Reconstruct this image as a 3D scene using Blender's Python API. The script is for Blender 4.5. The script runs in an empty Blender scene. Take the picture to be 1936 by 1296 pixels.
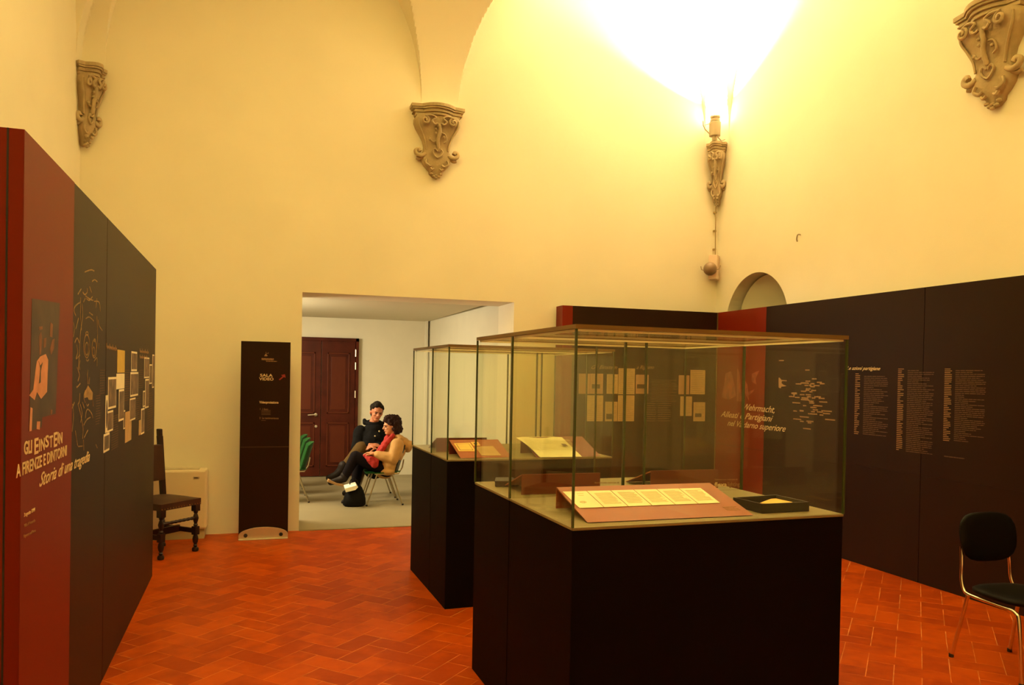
import bpy, bmesh, math, random
from mathutils import Vector, Matrix, noise
random.seed(7)
PI = math.pi
SC = bpy.context.scene

# ------------------------------------------------------------------ camera
CAM_H = 1.63; YAW = math.radians(17.6); PITCH = math.radians(-0.7); ROLL = 0.0185
FPX = 1477.0
cd = bpy.data.cameras.new('camera')
cam = bpy.data.objects.new('camera', cd); SC.collection.objects.link(cam)
SC.camera = cam
cd.sensor_width = 36.0; cd.lens = 36.0 * FPX / 1936.0
cd.shift_y = (727 - 648) / 1936.0
cd.clip_start = 0.05; cd.clip_end = 100
CM = Matrix.Rotation(-YAW, 3, 'Z') @ Matrix.Rotation(PI / 2 + PITCH, 3, 'X') @ Matrix.Rotation(ROLL, 3, 'Z')
cam.matrix_world = Matrix.Translation((0, 0, CAM_H)) @ CM.to_4x4()

# ------------------------------------------------------------------ world, exposure
w = bpy.data.worlds.new('world'); SC.world = w; w.use_nodes = True
bg = w.node_tree.nodes['Background']; bg.inputs[0].default_value = (1.0, 0.62, 0.25, 1); bg.inputs[1].default_value = 0.02
SC.view_settings.view_transform = 'Standard'; SC.view_settings.look = 'None'
SC.view_settings.exposure = 0.31; SC.view_settings.gamma = 1.0
SC.view_settings.use_curve_mapping = False
SC.cycles.transparent_max_bounces = 48
SC.cycles.max_bounces = 10
SC.cycles.diffuse_bounces = 6

WARM = (1.0, 0.79, 0.28)
def lamp(name, kind, loc, energy, color, **kw):
    d = bpy.data.lights.new(name, kind); d.energy = energy; d.color = color
    for k, v in kw.items(): setattr(d, k, v)
    o = bpy.data.objects.new(name, d); SC.collection.objects.link(o); o.location = loc
    return o
def aim(o, target):
    o.rotation_euler = (Vector(target) - o.location).to_track_quat('-Z', 'Y').to_euler()

# uplight standing on the corner corbel of the hall, and
# unseen spots added by the left wall as soft fill
LAMP_POS = Vector((4.98, 8.04, 4.80))
a = lamp('corner_uplight', 'SPOT', LAMP_POS, 1450, (1.0, 0.79, 0.48), spot_size=math.radians(124), spot_blend=0.45, shadow_soft_size=0.04)
aim(a, LAMP_POS + Vector((-0.18, -0.14, 1)))
for i, (p, e) in enumerate([((-1.35, 0.74, 4.8), 450), ((-1.30, 3.6, 4.8), 1550)]):
    a = lamp('hall_fill_spot', 'SPOT', p, e, WARM, spot_size=math.radians(125), spot_blend=0.6, shadow_soft_size=0.1)
    c = Vector((1.7, p[1], 6.5)); aim(a, (p[0] + 0.75, p[1], 6.0))
# unseen area lights added to fill the video room and wash its right wall (whiter light)
NEUT = (1.0, 0.82, 0.48)
a = lamp('video_room_fill', 'AREA', (-0.75, 10.4, 2.44), 66, NEUT, shape='RECTANGLE', size=1.2, size_y=1.8)
a = lamp('video_room_wall_fill', 'AREA', (-0.9, 9.7, 2.15), 58, (1.0, 0.86, 0.60), shape='RECTANGLE', size=0.8, size_y=0.4)
aim(a, (2.6, 10.0, 2.1))

# ------------------------------------------------------------------ materials
def nt(m):
    m.use_nodes = True; return m.node_tree.nodes, m.node_tree.links
def mat(name, col, rough=0.6, metal=0.0, spec=0.5, var=0.0, vscale=4.0, bump=0.0, bscale=60.0, coat=0.0, sheen=0.0):
    m = bpy.data.materials.new(name); n, l = nt(m); b = n['Principled BSDF']
    b.inputs['Base Color'].default_value = (*col, 1); b.inputs['Roughness'].default_value = rough
    b.inputs['Metallic'].default_value = metal; b.inputs['Specular IOR Level'].default_value = spec
    b.inputs['Coat Weight'].default_value = coat; b.inputs['Sheen Weight'].default_value = sheen
    tc = n.new('ShaderNodeTexCoord')
    if var:
        t = n.new('ShaderNodeTexNoise'); t.inputs['Scale'].default_value = vscale; t.inputs['Detail'].default_value = 5
        l.new(tc.outputs['Object'], t.inputs['Vector'])
        r = n.new('ShaderNodeValToRGB')
        r.color_ramp.elements[0].position = 0.3; r.color_ramp.elements[1].position = 0.7
        r.color_ramp.elements[0].color = (*[c * (1 - var) for c in col], 1)
        r.color_ramp.elements[1].color = (*[min(1, c * (1 + var)) for c in col], 1)
        l.new(t.outputs['Fac'], r.inputs['Fac']); l.new(r.outputs['Color'], b.inputs['Base Color'])
    if bump:
        t = n.new('ShaderNodeTexNoise'); t.inputs['Scale'].default_value = bscale; t.inputs['Detail'].default_value = 6
        l.new(tc.outputs['Object'], t.inputs['Vector'])
        bp = n.new('ShaderNodeBump'); bp.inputs['Strength'].default_value = bump; bp.inputs['Distance'].default_value = 0.01
        l.new(t.outputs['Fac'], bp.inputs['Height']); l.new(bp.outputs['Normal'], b.inputs['Normal'])
    return m
def emit(name, col, s):
    m = bpy.data.materials.new(name); n, l = nt(m); b = n['Principled BSDF']
    b.inputs['Emission Color'].default_value = (*col, 1); b.inputs['Emission Strength'].default_value = s
    return m
def glass(name, tint, ref=1.0):
    m = bpy.data.materials.new(name); n, l = nt(m); n.clear()
    o = n.new('ShaderNodeOutputMaterial'); mx = n.new('ShaderNodeMixShader')
    t = n.new('ShaderNodeBsdfTransparent'); t.inputs[0].default_value = (*tint, 1)
    g = n.new('ShaderNodeBsdfGlossy'); g.inputs['Roughness'].default_value = 0.0; g.inputs[0].default_value = (1, 1, 1, 1)
    lw = n.new('ShaderNodeLayerWeight'); lw.inputs[0].default_value = 0.5
    p = n.new('ShaderNodeMath'); p.operation = 'POWER'; p.inputs[1].default_value = 5
    ma = n.new('ShaderNodeMath'); ma.operation = 'MULTIPLY_ADD'; ma.inputs[1].default_value = 0.95 * ref; ma.inputs[2].default_value = 0.045 * ref
    l.new(lw.outputs['Facing'], p.inputs[0]); l.new(p.outputs[0], ma.inputs[0]); l.new(ma.outputs[0], mx.inputs[0])
    l.new(t.outputs[0], mx.inputs[1]); l.new(g.outputs[0], mx.inputs[2]); l.new(mx.outputs[0], o.inputs[0])
    return m

def plaster_mat(name, col, var):
    m = mat(name, col, 0.9, spec=0.15, var=var, vscale=1.3, bump=0.12, bscale=14)
    return m
M = {}
M['plaster'] = plaster_mat('yellow_cream_plaster', (0.80, 0.745, 0.59), 0.03)
M['vault'] = plaster_mat('vault_plaster', (0.82, 0.765, 0.61), 0.02)
M['white_wall'] = mat('white_wall_paint', (0.70, 0.66, 0.52), 0.85, spec=0.2, var=0.02)
M['white_ceiling'] = mat('white_ceiling_paint', (0.62, 0.57, 0.44), 0.9, spec=0.1)
M['grey_floor'] = mat('grey_resin_floor', (0.27, 0.225, 0.135), 0.5, spec=0.35, var=0.08, vscale=1.6)
M['stone'] = mat('grey_sandstone', (0.44, 0.34, 0.20), 0.9, spec=0.2, var=0.12, vscale=9, bump=0.35, bscale=50)
M['panel'] = mat('dark_brown_laminate', (0.020, 0.0065, 0.002), 0.45, spec=0.16, var=0.1, vscale=2)
M['panel_red'] = mat('dark_red_print', (0.17, 0.012, 0.002), 0.45, spec=0.16)
M['case'] = mat('black_brown_case_board', (0.0045, 0.0022, 0.0022), 0.6, spec=0.06)
M['deck'] = mat('grey_deck_board', (0.24, 0.19, 0.10), 0.6, spec=0.3, var=0.06)
M['glass'] = glass('clear_glass', (0.985, 0.99, 0.96), 0.42)
M['glass_edge'] = mat('green_glass_edge', (0.035, 0.055, 0.012), 0.25, spec=0.7)
M['lid'] = mat('bronze_lid_frame', (0.20, 0.115, 0.035), 0.4, metal=0.4)
M['alu'] = mat('pale_aluminium_profile', (0.85, 0.78, 0.6), 0.3, metal=0.3)
M['stand_red'] = mat('terracotta_stand_board', (0.31, 0.080, 0.025), 0.5)
M['stand_dark'] = mat('dark_red_stand_back', (0.16, 0.018, 0.008), 0.5)
M['paper'] = mat('aged_paper', (0.88, 0.80, 0.58), 0.8, var=0.04, vscale=12)
M['newsprint'] = mat('newsprint_paper', (0.80, 0.74, 0.50), 0.85, var=0.05, vscale=14)
M['ochre_paper'] = mat('ochre_paper', (0.80, 0.50, 0.14), 0.8, var=0.06, vscale=12)
M['tan_paper'] = mat('tan_paper', (0.50, 0.33, 0.15), 0.8, var=0.08, vscale=14)
M['pink_paper'] = mat('pinkish_paper', (0.45, 0.24, 0.13), 0.8, var=0.1, vscale=14)
M['pencil'] = mat('grey_print', (0.30, 0.22, 0.10), 0.8)
M['letter'] = mat('cream_lettering', (0.72, 0.55, 0.30), 0.6)
M['letter_dim'] = mat('dim_lettering', (0.115, 0.055, 0.02), 0.6)
M['letter_mid'] = mat('pale_brown_lettering', (0.36, 0.20, 0.08), 0.6)
M['black'] = mat('black_plastic', (0.012, 0.010, 0.010), 0.5)
M['dark_photo'] = mat('dark_photo_print', (0.045, 0.022, 0.012), 0.5, var=0.5, vscale=9)
M['photo_mid'] = mat('sepia_photo_print', (0.16, 0.10, 0.055), 0.55, var=0.6, vscale=16)
M['photo_light'] = mat('pink_photo_highlight', (0.62, 0.27, 0.15), 0.6, var=0.15, vscale=20)
M['photo_dim'] = mat('brown_photo_midtone', (0.24, 0.085, 0.035), 0.6, var=0.3, vscale=20)
M['engraving'] = mat('engraving_line_print', (0.34, 0.20, 0.06), 0.6, var=0.4, vscale=30)
M['yellow_print'] = mat('yellow_poster_print', (0.62, 0.42, 0.06), 0.6, var=0.08, vscale=20)
M['walnut'] = mat('dark_walnut', (0.020, 0.007, 0.004), 0.42, spec=0.3, var=0.3, vscale=12)
M['leather'] = mat('dark_brown_leather', (0.045, 0.014, 0.006), 0.45, spec=0.35, var=0.25, vscale=10, bump=0.2, bscale=90)
M['brass'] = mat('brass_nail', (0.5, 0.3, 0.1), 0.35, metal=1)
M['door'] = mat('mahogany_door', (0.060, 0.009, 0.003), 0.42, spec=0.22, var=0.3, vscale=5)
M['door_edge'] = mat('mahogany_moulding', (0.085, 0.016, 0.005), 0.42, spec=0.22)
M['silver'] = mat('satin_silver', (0.62, 0.55, 0.42), 0.32, metal=0.7)
M['chrome'] = mat('chrome_tube', (0.72, 0.65, 0.52), 0.16, metal=1)
M['bronze_leg'] = mat('dull_metal_leg', (0.40, 0.34, 0.22), 0.3, metal=0.8)
M['enamel'] = mat('cream_enamel', (0.74, 0.62, 0.42), 0.45)
M['grey_plinth'] = mat('grey_plinth', (0.48, 0.40, 0.22), 0.6)
M['green_plastic'] = mat('green_plastic_shell', (0.007, 0.062, 0.010), 0.5, spec=0.2)
M['dark_shell'] = mat('dark_plastic_shell', (0.018, 0.016, 0.012), 0.45)
M['black_vinyl'] = mat('black_vinyl_pad', (0.004, 0.0035, 0.0035), 0.55, spec=0.12, bump=0.05, bscale=100)
M['skin'] = mat('skin', (0.60, 0.27, 0.14), 0.55)
M['skin_man'] = mat('ruddy_skin', (0.46, 0.17, 0.085), 0.55)
M['hair_man'] = mat('short_dark_hair', (0.014, 0.009, 0.005), 0.7, spec=0.15, bump=0.4, bscale=160)
M['hair_woman'] = mat('curly_brown_hair', (0.022, 0.007, 0.005), 0.7, spec=0.15, bump=0.7, bscale=70)
M['coat_dark'] = mat('dark_navy_jacket_cloth', (0.006, 0.0055, 0.006), 0.85, spec=0.1, bump=0.15, bscale=40)
M['coat_tan'] = mat('tan_duffle_cloth', (0.50, 0.28, 0.095), 0.85, var=0.08, vscale=14, bump=0.2, bscale=40)
M['scarf_red'] = mat('red_scarf_cloth', (0.38, 0.014, 0.012), 0.8, bump=0.3, bscale=50)
M['trouser_brown'] = mat('brown_trouser_cloth', (0.095, 0.055, 0.018), 0.85, spec=0.1)
M['legging'] = mat('black_legging_cloth', (0.007, 0.0045, 0.006), 0.85, spec=0.1)
M['boot'] = mat('dark_boot_leather', (0.011, 0.006, 0.005), 0.6, spec=0.2)
M['sole'] = mat('tan_boot_sole', (0.36, 0.20, 0.08), 0.6)
M['lips'] = mat('lips', (0.35, 0.08, 0.05), 0.5)
M['bag'] = mat('black_bag_cloth', (0.005, 0.0045, 0.0045), 0.75, spec=0.12, bump=0.3, bscale=30)
M['white_paper'] = mat('white_paper', (0.85, 0.80, 0.68), 0.8)
M['sensor_box'] = mat('pinkish_white_box', (0.72, 0.55, 0.42), 0.5)
M['sensor_ball'] = mat('grey_brown_ball', (0.26, 0.17, 0.10), 0.5)
M['cable'] = mat('cable_cream', (0.35, 0.25, 0.10), 0.6)
M['can'] = mat('grey_metal_can', (0.40, 0.32, 0.20), 0.45, metal=0.3)
M['bulb'] = emit('glowing_bulb', (1.0, 0.85, 0.55), 60)
M['grout'] = mat('pale_floor_grout', (0.56, 0.19, 0.045), 0.8, var=0.4, vscale=8)
M['red_arrow'] = mat('red_arrow_print', (0.30, 0.02, 0.01), 0.6)

def tile_mat():
    m = bpy.data.materials.new('terracotta_tile'); n, l = nt(m); b = n['Principled BSDF']
    at_ = n.new('ShaderNodeAttribute'); at_.attribute_name = 'tilecol'
    tc = n.new('ShaderNodeTexCoord'); t = n.new('ShaderNodeTexNoise'); t.inputs['Scale'].default_value = 9; t.inputs['Detail'].default_value = 8
    l.new(tc.outputs['Object'], t.inputs['Vector'])
    t2 = n.new('ShaderNodeTexNoise'); t2.inputs['Scale'].default_value = 0.9; l.new(tc.outputs['Object'], t2.inputs['Vector'])
    ad = n.new('ShaderNodeMath'); ad.operation = 'ADD'; l.new(t.outputs['Fac'], ad.inputs[0]); l.new(t2.outputs['Fac'], ad.inputs[1])
    ad2 = n.new('ShaderNodeMath'); ad2.operation = 'MULTIPLY_ADD'; ad2.inputs[1].default_value = 0.45
    l.new(at_.outputs['Fac'], ad2.inputs[0]); l.new(ad.outputs[0], ad2.inputs[2])
    r = n.new('ShaderNodeValToRGB'); r.color_ramp.elements[0].position = 0.7; r.color_ramp.elements[1].position = 1.6 if False else 1.0
    dv = n.new('ShaderNodeMath'); dv.operation = 'MULTIPLY'; dv.inputs[1].default_value = 0.68; l.new(ad2.outputs[0], dv.inputs[0])
    r.color_ramp.elements[0].color = (0.30, 0.034, 0.0, 1); r.color_ramp.elements[1].color = (0.45, 0.064, 0.0, 1)
    l.new(dv.outputs[0], r.inputs['Fac']); l.new(r.outputs['Color'], b.inputs['Base Color'])
    b.inputs['Roughness'].default_value = 0.45; b.inputs['Specular IOR Level'].default_value = 0.2; b.inputs['Specular Tint'].default_value = (1.0, 0.6, 0.25, 1)
    bp = n.new('ShaderNodeBump'); bp.inputs['Strength'].default_value = 0.25; bp.inputs['Distance'].default_value = 0.01
    l.new(t.outputs['Fac'], bp.inputs['Height']); l.new(bp.outputs['Normal'], b.inputs['Normal'])
    return m
M['tile'] = tile_mat()

# ------------------------------------------------------------------ helpers
def ray(px, py): return CM @ Vector(((px - 968) / FPX, -(py - 727) / FPX, -1.0))
CO = Vector((0, 0, CAM_H))
def atY(px, py, Y): d = ray(px, py); return CO + d * (Y / d.y)
def atX(px, py, X): d = ray(px, py); return CO + d * (X / d.x)
def atZ(px, py, Z): d = ray(px, py); return CO + d * ((Z - CAM_H) / d.z)

def link(o): SC.collection.objects.link(o); return o
def tag(o, label, cat, group=None):
    o['label'] = label; o['category'] = cat
    if group: o['group'] = group
    return o
def thing(name, label, cat, loc=(0, 0, 0), rz=0.0, group=None):
    o = bpy.data.objects.new(name, None); link(o); o.location = loc; o.rotation_euler = (0, 0, rz)
    o.empty_display_size = 0.1
    return tag(o, label, cat, group)
def obj(name, bm, m, parent=None, smooth=None, label=None, loc=None, rot=None, bevel=0):
    me = bpy.data.meshes.new(name); 
    bmesh.ops.recalc_face_normals(bm, faces=bm.faces)
    bm.to_mesh(me); bm.free()
    for x in (m if isinstance(m, list) else [m]): me.materials.append(M[x] if isinstance(x, str) else x)
    o = bpy.data.objects.new(name, me); link(o)
    if parent: o.parent = parent
    if loc: o.location = loc
    if rot: o.rotation_euler = rot
    if smooth is not None:
        for p in me.polygons: p.use_smooth = True
        try: me.set_sharp_from_angle(angle=math.radians(smooth))
        except Exception: pass
    if bevel:
        b = o.modifiers.new('bevel', 'BEVEL'); b.width = bevel; b.segments = 2; b.limit_method = 'ANGLE'
    if label: o['label'] = label
    return o
def struct(name, bm, m, smooth=None):
    o = obj(name, bm, m, smooth=smooth); o['kind'] = 'structure'; return o
def B(): return bmesh.new()
def box(bm, x0, x1, y0, y1, z0, z1, mx=None, mi=0):
    v = [bm.verts.new((x, y, z)) for x in (x0, x1) for y in (y0, y1) for z in (z0, z1)]
    if mx is not None:
        for q in v: q.co = mx @ q.co
    for f in ((0, 1, 3, 2), (4, 6, 7, 5), (0, 4, 5, 1), (2, 3, 7, 6), (0, 2, 6, 4), (1, 5, 7, 3)):
        fc = bm.faces.new([v[i] for i in f]); fc.material_index = mi
    return bm
def quadbox(bm, pts, off):
    """prism from a planar polygon pushed by vector off"""
    a = [bm.verts.new(p) for p in pts]; b = [bm.verts.new(Vector(p) + Vector(off)) for p in pts]
    n = len(pts); bm.faces.new(a); bm.faces.new(b[::-1])
    for i in range(n): bm.faces.new((a[i], b[i], b[(i + 1) % n], a[(i + 1) % n]))
    return bm
def frame_of(d):
    d = d.normalized(); u = Vector((0, 0, 1)).cross(d)
    if u.length < 1e-3: u = Vector((1, 0, 0))
    u.normalize(); return u, d.cross(u)
def tube(bm, pts, r, n=8, close=False, cap=True):
    pts = [Vector(p) for p in pts]; rs = r if isinstance(r, (list, tuple)) else [r] * len(pts)
    rings = []; prev = None
    for i, p in enumerate(pts):
        if close: d = pts[(i + 1) % len(pts)] - pts[i - 1]
        else: d = (pts[min(i + 1, len(pts) - 1)] - pts[max(i - 1, 0)])
        if d.length < 1e-9: d = Vector((0, 0, 1))
        d.normalize()
        if prev is None: u, v = frame_of(d)
        else:
            u = prev - d * prev.dot(d)
            if u.length < 1e-4: u, _ = frame_of(d)
            u.normalize(); v = d.cross(u)
        prev = u
        rings.append([bm.verts.new(p + (u * math.cos(2 * PI * k / n) + v * math.sin(2 * PI * k / n)) * rs[i]) for k in range(n)])
    m = len(rings)
    for i in range(m if close else m - 1):
        a, b = rings[i], rings[(i + 1) % m]
        for k in range(n): bm.faces.new((a[k], a[(k + 1) % n], b[(k + 1) % n], b[k]))
    if cap and not close: bm.faces.new(rings[0][::-1]); bm.faces.new(rings[-1])
    return bm
def lathe(bm, prof, loc=(0, 0, 0), n=20, mx=None):
    loc = Vector(loc); rings = []
    for r, z in prof:
        ring = []
        for k in range(n):
            p = Vector((r * math.cos(2 * PI * k / n), r * math.sin(2 * PI * k / n), z))
            if mx is not None: p = mx @ p
            ring.append(bm.verts.new(p + loc))
        rings.append(ring)
    for a, b in zip(rings, rings[1:]):
        for k in range(n): bm.faces.new((a[k], a[(k + 1) % n], b[(k + 1) % n], b[k]))
    bm.faces.new(rings[0][::-1]); bm.faces.new(rings[-1]); return bm
def ball(bm, c, r, sub=2):
    r = r if isinstance(r, (tuple, list)) else (r, r, r)
    res = bmesh.ops.create_icosphere(bm, subdivisions=sub, radius=1)
    for v in res['verts']: v.co = Vector((v.co.x * r[0], v.co.y * r[1], v.co.z * r[2])) + Vector(c)
    return bm
def arc(cx, cy, r, a0, a1, n):
    return [(cx + r * math.cos(a0 + (a1 - a0) * i / n), cy + r * math.sin(a0 + (a1 - a0) * i / n)) for i in range(n + 1)]
def smoothpath(pts, k=6):
    """Catmull-Rom through pts"""
    P = [Vector(p) for p in pts]; out = []
    for i in range(len(P) - 1):
        p0 = P[max(i - 1, 0)]; p1 = P[i]; p2 = P[i + 1]; p3 = P[min(i + 2, len(P) - 1)]
        for s in range(k):
            t = s / k
            out.append(0.5 * ((2 * p1) + (p2 - p0) * t + (2 * p0 - 5 * p1 + 4 * p2 - p3) * t * t + (3 * p1 - p0 - 3 * p2 + p3) * t ** 3))
    out.append(P[-1]); return out

# vertical face on which prints and lettering are laid: origin, horizontal u, up z, normal n
class Face:
    def __init__(s, o, u, z=Vector((0, 0, 1))):
        s.o = Vector(o); s.u = Vector(u).normalized(); s.z = Vector(z).normalized(); s.n = s.u.cross(s.z).normalized()
    def px(s, x, y):
        d = ray(x, y); t = (s.o - CO).dot(s.n) / d.dot(s.n); p = CO + d * t - s.o
        return (p.dot(s.u), p.dot(s.z))
    def w(s, u, v, n=0.0): return s.o + s.u * u + s.z * v + s.n * n
def sheet(bm, F, quad, t=0.0015, lift=0.0):
    """thin printed sheet on a face, quad in (u, v)"""
    pts = [F.w(u, v, lift) for u, v in quad]
    return quadbox(bm, pts, F.n * t)
def rect(F, x0, y0, x1, y1):
    """picture box on a face -> upright rectangle in (u, v) using its corners"""
    a = F.px(x0, y0); b = F.px(x1, y0); c = F.px(x1, y1); d = F.px(x0, y1)
    u0 = (a[0] + d[0]) / 2; u1 = (b[0] + c[0]) / 2; v1 = (a[1] + b[1]) / 2; v0 = (c[1] + d[1]) / 2
    return [(u0, v0), (u1, v0), (u1, v1), (u0, v1)]
def ribbon(bm, F, uv, wd, lift=0.0):
    """flat drawn stroke on a face"""
    pts = [F.w(u, v, lift) for u, v in uv]
    if len(pts) < 2: return
    for i in range(len(pts) - 1):
        d = (pts[i + 1] - pts[i]); 
        if d.length < 1e-6: continue
        s = d.normalized().cross(F.n) * wd / 2; e = d.normalized() * wd * 0.25
        quadbox(bm, [pts[i] - s - e, pts[i + 1] - s + e, pts[i + 1] + s + e, pts[i] + s - e], F.n * 0.0012)
def bars(bm, F, u0, u1, v0, v1, n, h, lift=0.0, ragged=0.25, words=True):
    """lines of unreadably small print"""
    for i in range(n):
        v = v1 - (v1 - v0) * i / max(n - 1, 1)
        end = u0 + (u1 - u0) * (1 - random.random() * ragged * (1 if random.random() < .5 else 0.1))
        u = u0
        while u < end - 1e-4:
            wl = min((u1 - u0) * random.uniform(0.08, 0.28), end - u) if words else end - u
            quadbox(bm, [F.w(u, v, lift), F.w(u + wl, v, lift), F.w(u + wl, v + h, lift), F.w(u, v + h, lift)], F.n * 0.0008)
            u += wl + (u1 - u0) * 0.02
def text_bm(s, size, F, u, v, shear=0.0, xs=1.0, bold=0.0, rot=0.0, lift=0.0, align='LEFT', width=None, space=1.0, lines=1.0):
    c = bpy.data.curves.new('t', 'FONT'); c.body = s; c.size = size; c.shear = shear; c.offset = bold
    c.extrude = 0.0006; c.align_x = align; c.space_character = space; c.space_line = lines; c.resolution_u = 3
    o = bpy.data.objects.new('t', c); link(o)
    bpy.context.view_layer.update()
    me = bpy.data.meshes.new_from_object(o.evaluated_get(bpy.context.evaluated_depsgraph_get()))
    bpy.data.objects.remove(o); bpy.data.curves.remove(c)
    if width and me.vertices:
        ww = max(q.co.x for q in me.vertices) - min(q.co.x for q in me.vertices); xs = width / ww
    R = Matrix.Rotation(rot, 3, 'Z')
    for q in me.vertices:
        p = R @ Vector((q.co.x * xs, q.co.y, 0)); q.co = F.w(u + p.x, v + p.y, lift + 0.0008 + q.co.z)
    bm = B(); bm.from_mesh(me); bpy.data.meshes.remove(me); return bm
def merge(bm, other):
    me = bpy.data.meshes.new('x'); other.to_mesh(me); other.free(); bm.from_mesh(me); bpy.data.meshes.remove(me); return bm
# ================================================================== THE HALL
XL, XR, YB, YF = -1.67, 5.16, 8.22, -3.0
XM = (XL + XR) / 2
Z0 = 4.44
YBAY = [YB, YB - 3.74, YB - 7.48, YF]

# floor: terracotta tiles in herringbone at 45 degrees over a bed of grout
def floor_mesh():
    bm = B(); W = 0.14; g = 0.0019
    box(bm, XL - 0.1, XR + 1.1, YF - 0.1, YB, -0.06, -0.0005, mi=1)
    lay = bm.loops.layers.float_color.new('tilecol')
    c45 = math.cos(PI / 4)
    N = 62
    for i in range(-N, N):
        for j in range(-N, N):
            k = (i - j) % 4
            if k == 0: w_, h_ = 2, 1
            elif k == 3: w_, h_ = 1, 2
            else: continue
            cx = (i + w_ / 2) * W; cy = (j + h_ / 2) * W
            X = (cx - cy) * c45 + 1.7; Y = (cx + cy) * c45 + 3.0
            if not (XL - .15 < X < XR + .9 and YF < Y < YB + .15): continue
            gj = g * random.uniform(0.4, 1.7)
            pts = []
            tz = random.uniform(0, 0.0003); ax = random.uniform(-.0012, .0012); ay = random.uniform(-.0012, .0012)
            for (a, b) in ((i * W + gj, j * W + gj), ((i + w_) * W - gj, j * W + gj), ((i + w_) * W - gj, (j + h_) * W - gj), (i * W + gj, (j + h_) * W - gj)):
                x = (a - b) * c45 + 1.7; y = (a + b) * c45 + 3.0
                y = min(y, YB)
                pts.append((x, y, tz + ax * (x - X) + ay * (y - Y)))
            if pts[0][1] >= YB - 1e-6 and pts[1][1] >= YB - 1e-6 and pts[3][1] >= YB - 1e-6: continue
            v = [bm.verts.new(p) for p in pts]
            try: f = bm.faces.new(v)
            except ValueError: continue
            f.material_index = 0; cval = random.random() ** 1.2
            for lp in f.loops: lp[lay] = (cval, cval, cval, 1)
            lo = [bm.verts.new((p[0], p[1], -0.004)) for p in pts]
            for q in range(4):
                f2 = bm.faces.new((v[q], lo[q], lo[(q + 1) % 4], v[(q + 1) % 4])); f2.material_index = 0
                for lp in f2.loops: lp[lay] = (cval, cval, cval, 1)
    me = bpy.data.meshes.new('floor'); bm.to_mesh(me); bm.free()
    me.materials.append(M['tile']); me.materials.append(M['grout'])
    o = bpy.data.objects.new('floor', me); link(o); o['kind'] = 'structure'
floor_mesh()

# walls as thick slabs with their real openings
DX0, DX1, DZ, WT = 0.357, 2.615, 2.43, 0.60
ZT = 6.95
def slab(name, outline, off, m='plaster'):
    return struct(name, quadbox(B(), outline, off), m)
slab('wall_back', [(XL - .3, YB, 0), (DX0, YB, 0), (DX0, YB, DZ), (DX1, YB, DZ), (DX1, YB, 0), (XR + 1.0, YB, 0), (XR + 1.0, YB, ZT), (XL - .3, YB, ZT)], (0, WT, 0))
slab('wall_left', [(XL, YF - .3, 0), (XL, YB, 0), (XL, YB, ZT), (XL, YF - .3, ZT)], (-0.3, 0, 0))
slab('wall_front', [(XL - .3, YF, 0), (XR + 1.0, YF, 0), (XR + 1.0, YF, ZT), (XL - .3, YF, ZT)], (0, -0.3, 0))
ny, nr, nz = 7.43, 0.575, 2.235
arcpts = [(XR, ny + nr * math.cos(t), nz + nr * math.sin(t)) for t in [PI * i / 28 for i in range(29)]]
slab('wall_right', [(XR, YB, 0), (XR, ny + nr, 0)] + arcpts + [(XR, ny - nr, 0), (XR, YF, 0), (XR, YF, ZT), (XR, YB, ZT)], (0.40, 0, 0))
# back of the arched recess: a shallow apse meeting a small splayed opening
bm = B()
quadbox(bm, [(XR + 0.402, ny - nr - .2, 0), (XR + 0.402, ny + nr + .2, 0), (XR + 0.402, ny + nr + .2, 3.1), (XR + 0.402, ny - nr - .2, 3.1)], (0.1, 0, 0))
struct('wall_recess', bm, 'plaster')
bm = B()   # splayed inner half arch
ring0 = [(XR + 0.16, ny - 0.01 + 0.565 * math.cos(PI * i / 20) * 1.0, nz - 0.0 + 0.565 * math.sin(PI * i / 20)) for i in range(21)]
ring1 = [(XR + 0.40, ny - 0.16 + 0.34 * math.cos(PI * i / 20), nz - 0.10 + 0.34 * math.sin(PI * i / 20)) for i in range(21)]
v0 = [bm.verts.new(p) for p in ring0]; v1 = [bm.verts.new(p) for p in ring1]
for i in range(20): bm.faces.new((v0[i], v0[i + 1], v1[i + 1], v1[i]))
struct('trim_recess_splay', bm, 'plaster', smooth=60)

# lunette vault as one surface springing from corbel height
def near(b0, b1, dense, coarse, reach):
    """sample positions between two bay boundaries, tight beside the springers"""
    s = [0, .0008, .0025, .005, .009, .014, .02, .03, .04, .055, .07, .09, .11, .13, .15, .17, .19, .2, .2004, .2012, .203, .2055, .209, .213, .218, .224, .231, .24, .25, .262, .275, .29, .305]
    t = .305
    while t < reach: t += dense; s.append(t)
    L = b1 - b0; out = [b0 + x for x in s] + [b1 - x for x in s]
    k = int((L - 2 * s[-1]) / coarse); out += [b0 + s[-1] + (L - 2 * s[-1]) * i / (k + 1) for i in range(1, k + 1)]
    return out
def uniq(a):
    a = sorted(a); o = [a[0]]
    for x in a[1:]:
        if x - o[-1] > 1e-5: o.append(x)
    return o
xs = uniq(near(XL, XM, .02, .1, .6) + near(XM, XR, .02, .1, .6))
ys = uniq(near(YBAY[1], YBAY[0], .02, .1, .75) + near(YBAY[2], YBAY[1], .05, .12, .4) + near(YBAY[3], YBAY[2], .08, .15, .35))
RH, HH, LH = 3.41, 2.2, 1.9
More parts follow.
